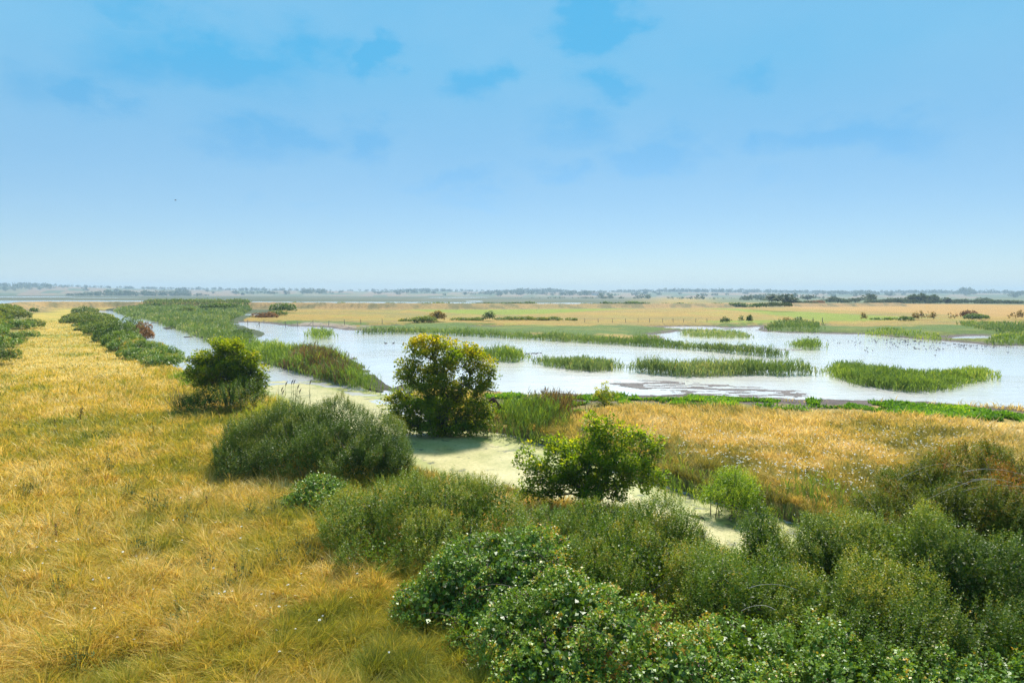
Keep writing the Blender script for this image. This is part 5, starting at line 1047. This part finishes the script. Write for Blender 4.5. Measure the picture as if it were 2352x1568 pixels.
sc_ = nt.nodes.new("ShaderNodeVectorMath"); sc_.operation = 'MULTIPLY'; nt.links.new(cmb.outputs[0], sc_.inputs[0]); sc_.inputs[1].default_value = (1, 1.7, 1)
nz = nt.nodes.new("ShaderNodeTexNoise"); nz.inputs["Scale"].default_value = 8; nz.inputs["Detail"].default_value = 6; nz.inputs["Roughness"].default_value = 0.6; nt.links.new(sc_.outputs[0], nz.inputs["Vector"])
w1 = nt.nodes.new("ShaderNodeVectorMath"); w1.operation = 'SUBTRACT'; nt.links.new(nz.outputs["Color"], w1.inputs[0]); w1.inputs[1].default_value = (.5, .5, .5)
w2 = nt.nodes.new("ShaderNodeVectorMath"); w2.operation = 'MULTIPLY'; nt.links.new(w1.outputs[0], w2.inputs[0]); w2.inputs[1].default_value = (.26, .13, 0)
w3 = nt.nodes.new("ShaderNodeVectorMath"); w3.operation = 'ADD'; nt.links.new(cmb.outputs[0], w3.inputs[0]); nt.links.new(w2.outputs[0], w3.inputs[1])
BL = [(480, 135, 170, 45, .8), (700, 110, 90, 35, .6), (845, 105, 40, 35, .9), (235, 190, 65, 35, .8), (90, 180, 60, 35, .35), (660, 300, 90, 28, .65), (850, 320, 60, 45, .85), (560, 325, 90, 22, .55), (1360, 55, 75, 38, 1), (1110, 203, 60, 25, .65), (1400, 190, 75, 30, .75), (1340, 285, 90, 30, .55), (1500, 345, 85, 32, .85), (1290, 390, 65, 22, .65), (1030, 420, 90, 20, .55), (1090, 462, 85, 17, .55), (1930, 315, 170, 30, .7), (1725, 340, 40, 22, .55), (1690, 165, 50, 20, .35), (1760, 435, 60, 15, .25), (770, 490, 40, 15, .3), (610, 465, 25, 15, .25), (300, 20, 60, 20, .4)]
tot = None
for px, py, rx, ry, st in BL:
    d = ray(px, py); d = d/np.linalg.norm(d); a_ = math.atan2(d[0], d[1]); e_ = math.asin(d[2])
    s1 = nt.nodes.new("ShaderNodeVectorMath"); s1.operation = 'SUBTRACT'; nt.links.new(w3.outputs[0], s1.inputs[0]); s1.inputs[1].default_value = (a_, e_, 0)
    s2 = nt.nodes.new("ShaderNodeVectorMath"); s2.operation = 'MULTIPLY'; nt.links.new(s1.outputs[0], s2.inputs[0]); s2.inputs[1].default_value = (FPX/(rx*1.25), FPX/(ry*1.25), 0)
    s3 = nt.nodes.new("ShaderNodeVectorMath"); s3.operation = 'LENGTH'; nt.links.new(s2.outputs[0], s3.inputs[0])
    mr = nt.nodes.new("ShaderNodeMapRange"); mr.interpolation_type = 'SMOOTHSTEP'; nt.links.new(s3.outputs["Value"], mr.inputs[0]); mr.inputs[1].default_value = 1.45; mr.inputs[2].default_value = 0.0; mr.inputs[3].default_value = 0; mr.inputs[4].default_value = st
    tot = mr.outputs[0] if tot is None else math_node(nt, 'MAXIMUM', tot, mr.outputs[0])
VEIL = 0.30
veil = math_node(nt, 'SUBTRACT', VEIL, math_node(nt, 'MULTIPLY', tot, 0.5), True)
soft = noise_node(nt, 3.2, 4, sc_.outputs[0]); veil = math_node(nt, 'ADD', veil, math_node(nt, 'MULTIPLY', math_node(nt, 'SUBTRACT', soft, 0.5), 0.35), True)
blue = nt.nodes.new("ShaderNodeMapRange"); nt.links.new(eln, blue.inputs[0]); blue.inputs[1].default_value = 0.02; blue.inputs[2].default_value = 0.31; blue.inputs[3].default_value = 0.0; blue.inputs[4].default_value = 0.86
cl = mixc(nt, veil, mixc(nt, blue.outputs[0], mixc(nt, 1.0, sk.outputs[0], (0.98, 0.965, 0.95), 'MULTIPLY'), (0.7, 4.25, 7.3)), (3.7, 5.8, 7.5))
nt.links.new(cl, bg.inputs[0]); nt.links.new(bg.outputs[0], out.inputs[0])

vs = SC.view_settings; vs.view_transform = 'Standard'; vs.look = 'None'; vs.exposure = 0.86; vs.gamma = 1.0; vs.use_curve_mapping = False
SC.cycles.max_bounces = 8; SC.cycles.diffuse_bounces = 3; SC.cycles.glossy_bounces = 3; SC.cycles.transmission_bounces = 4; SC.cycles.transparent_max_bounces = 8; SC.cycles.volume_bounces = 0
SC.cycles.use_denoising = True; SC.cycles.denoiser = 'OPENIMAGEDENOISE'; SC.cycles.denoising_input_passes = 'RGB_ALBEDO_NORMAL'; SC.cycles.denoising_prefilter = 'NONE'; SC.cycles.sample_clamp_indirect = 4.0; SC.cycles.use_light_tree = False
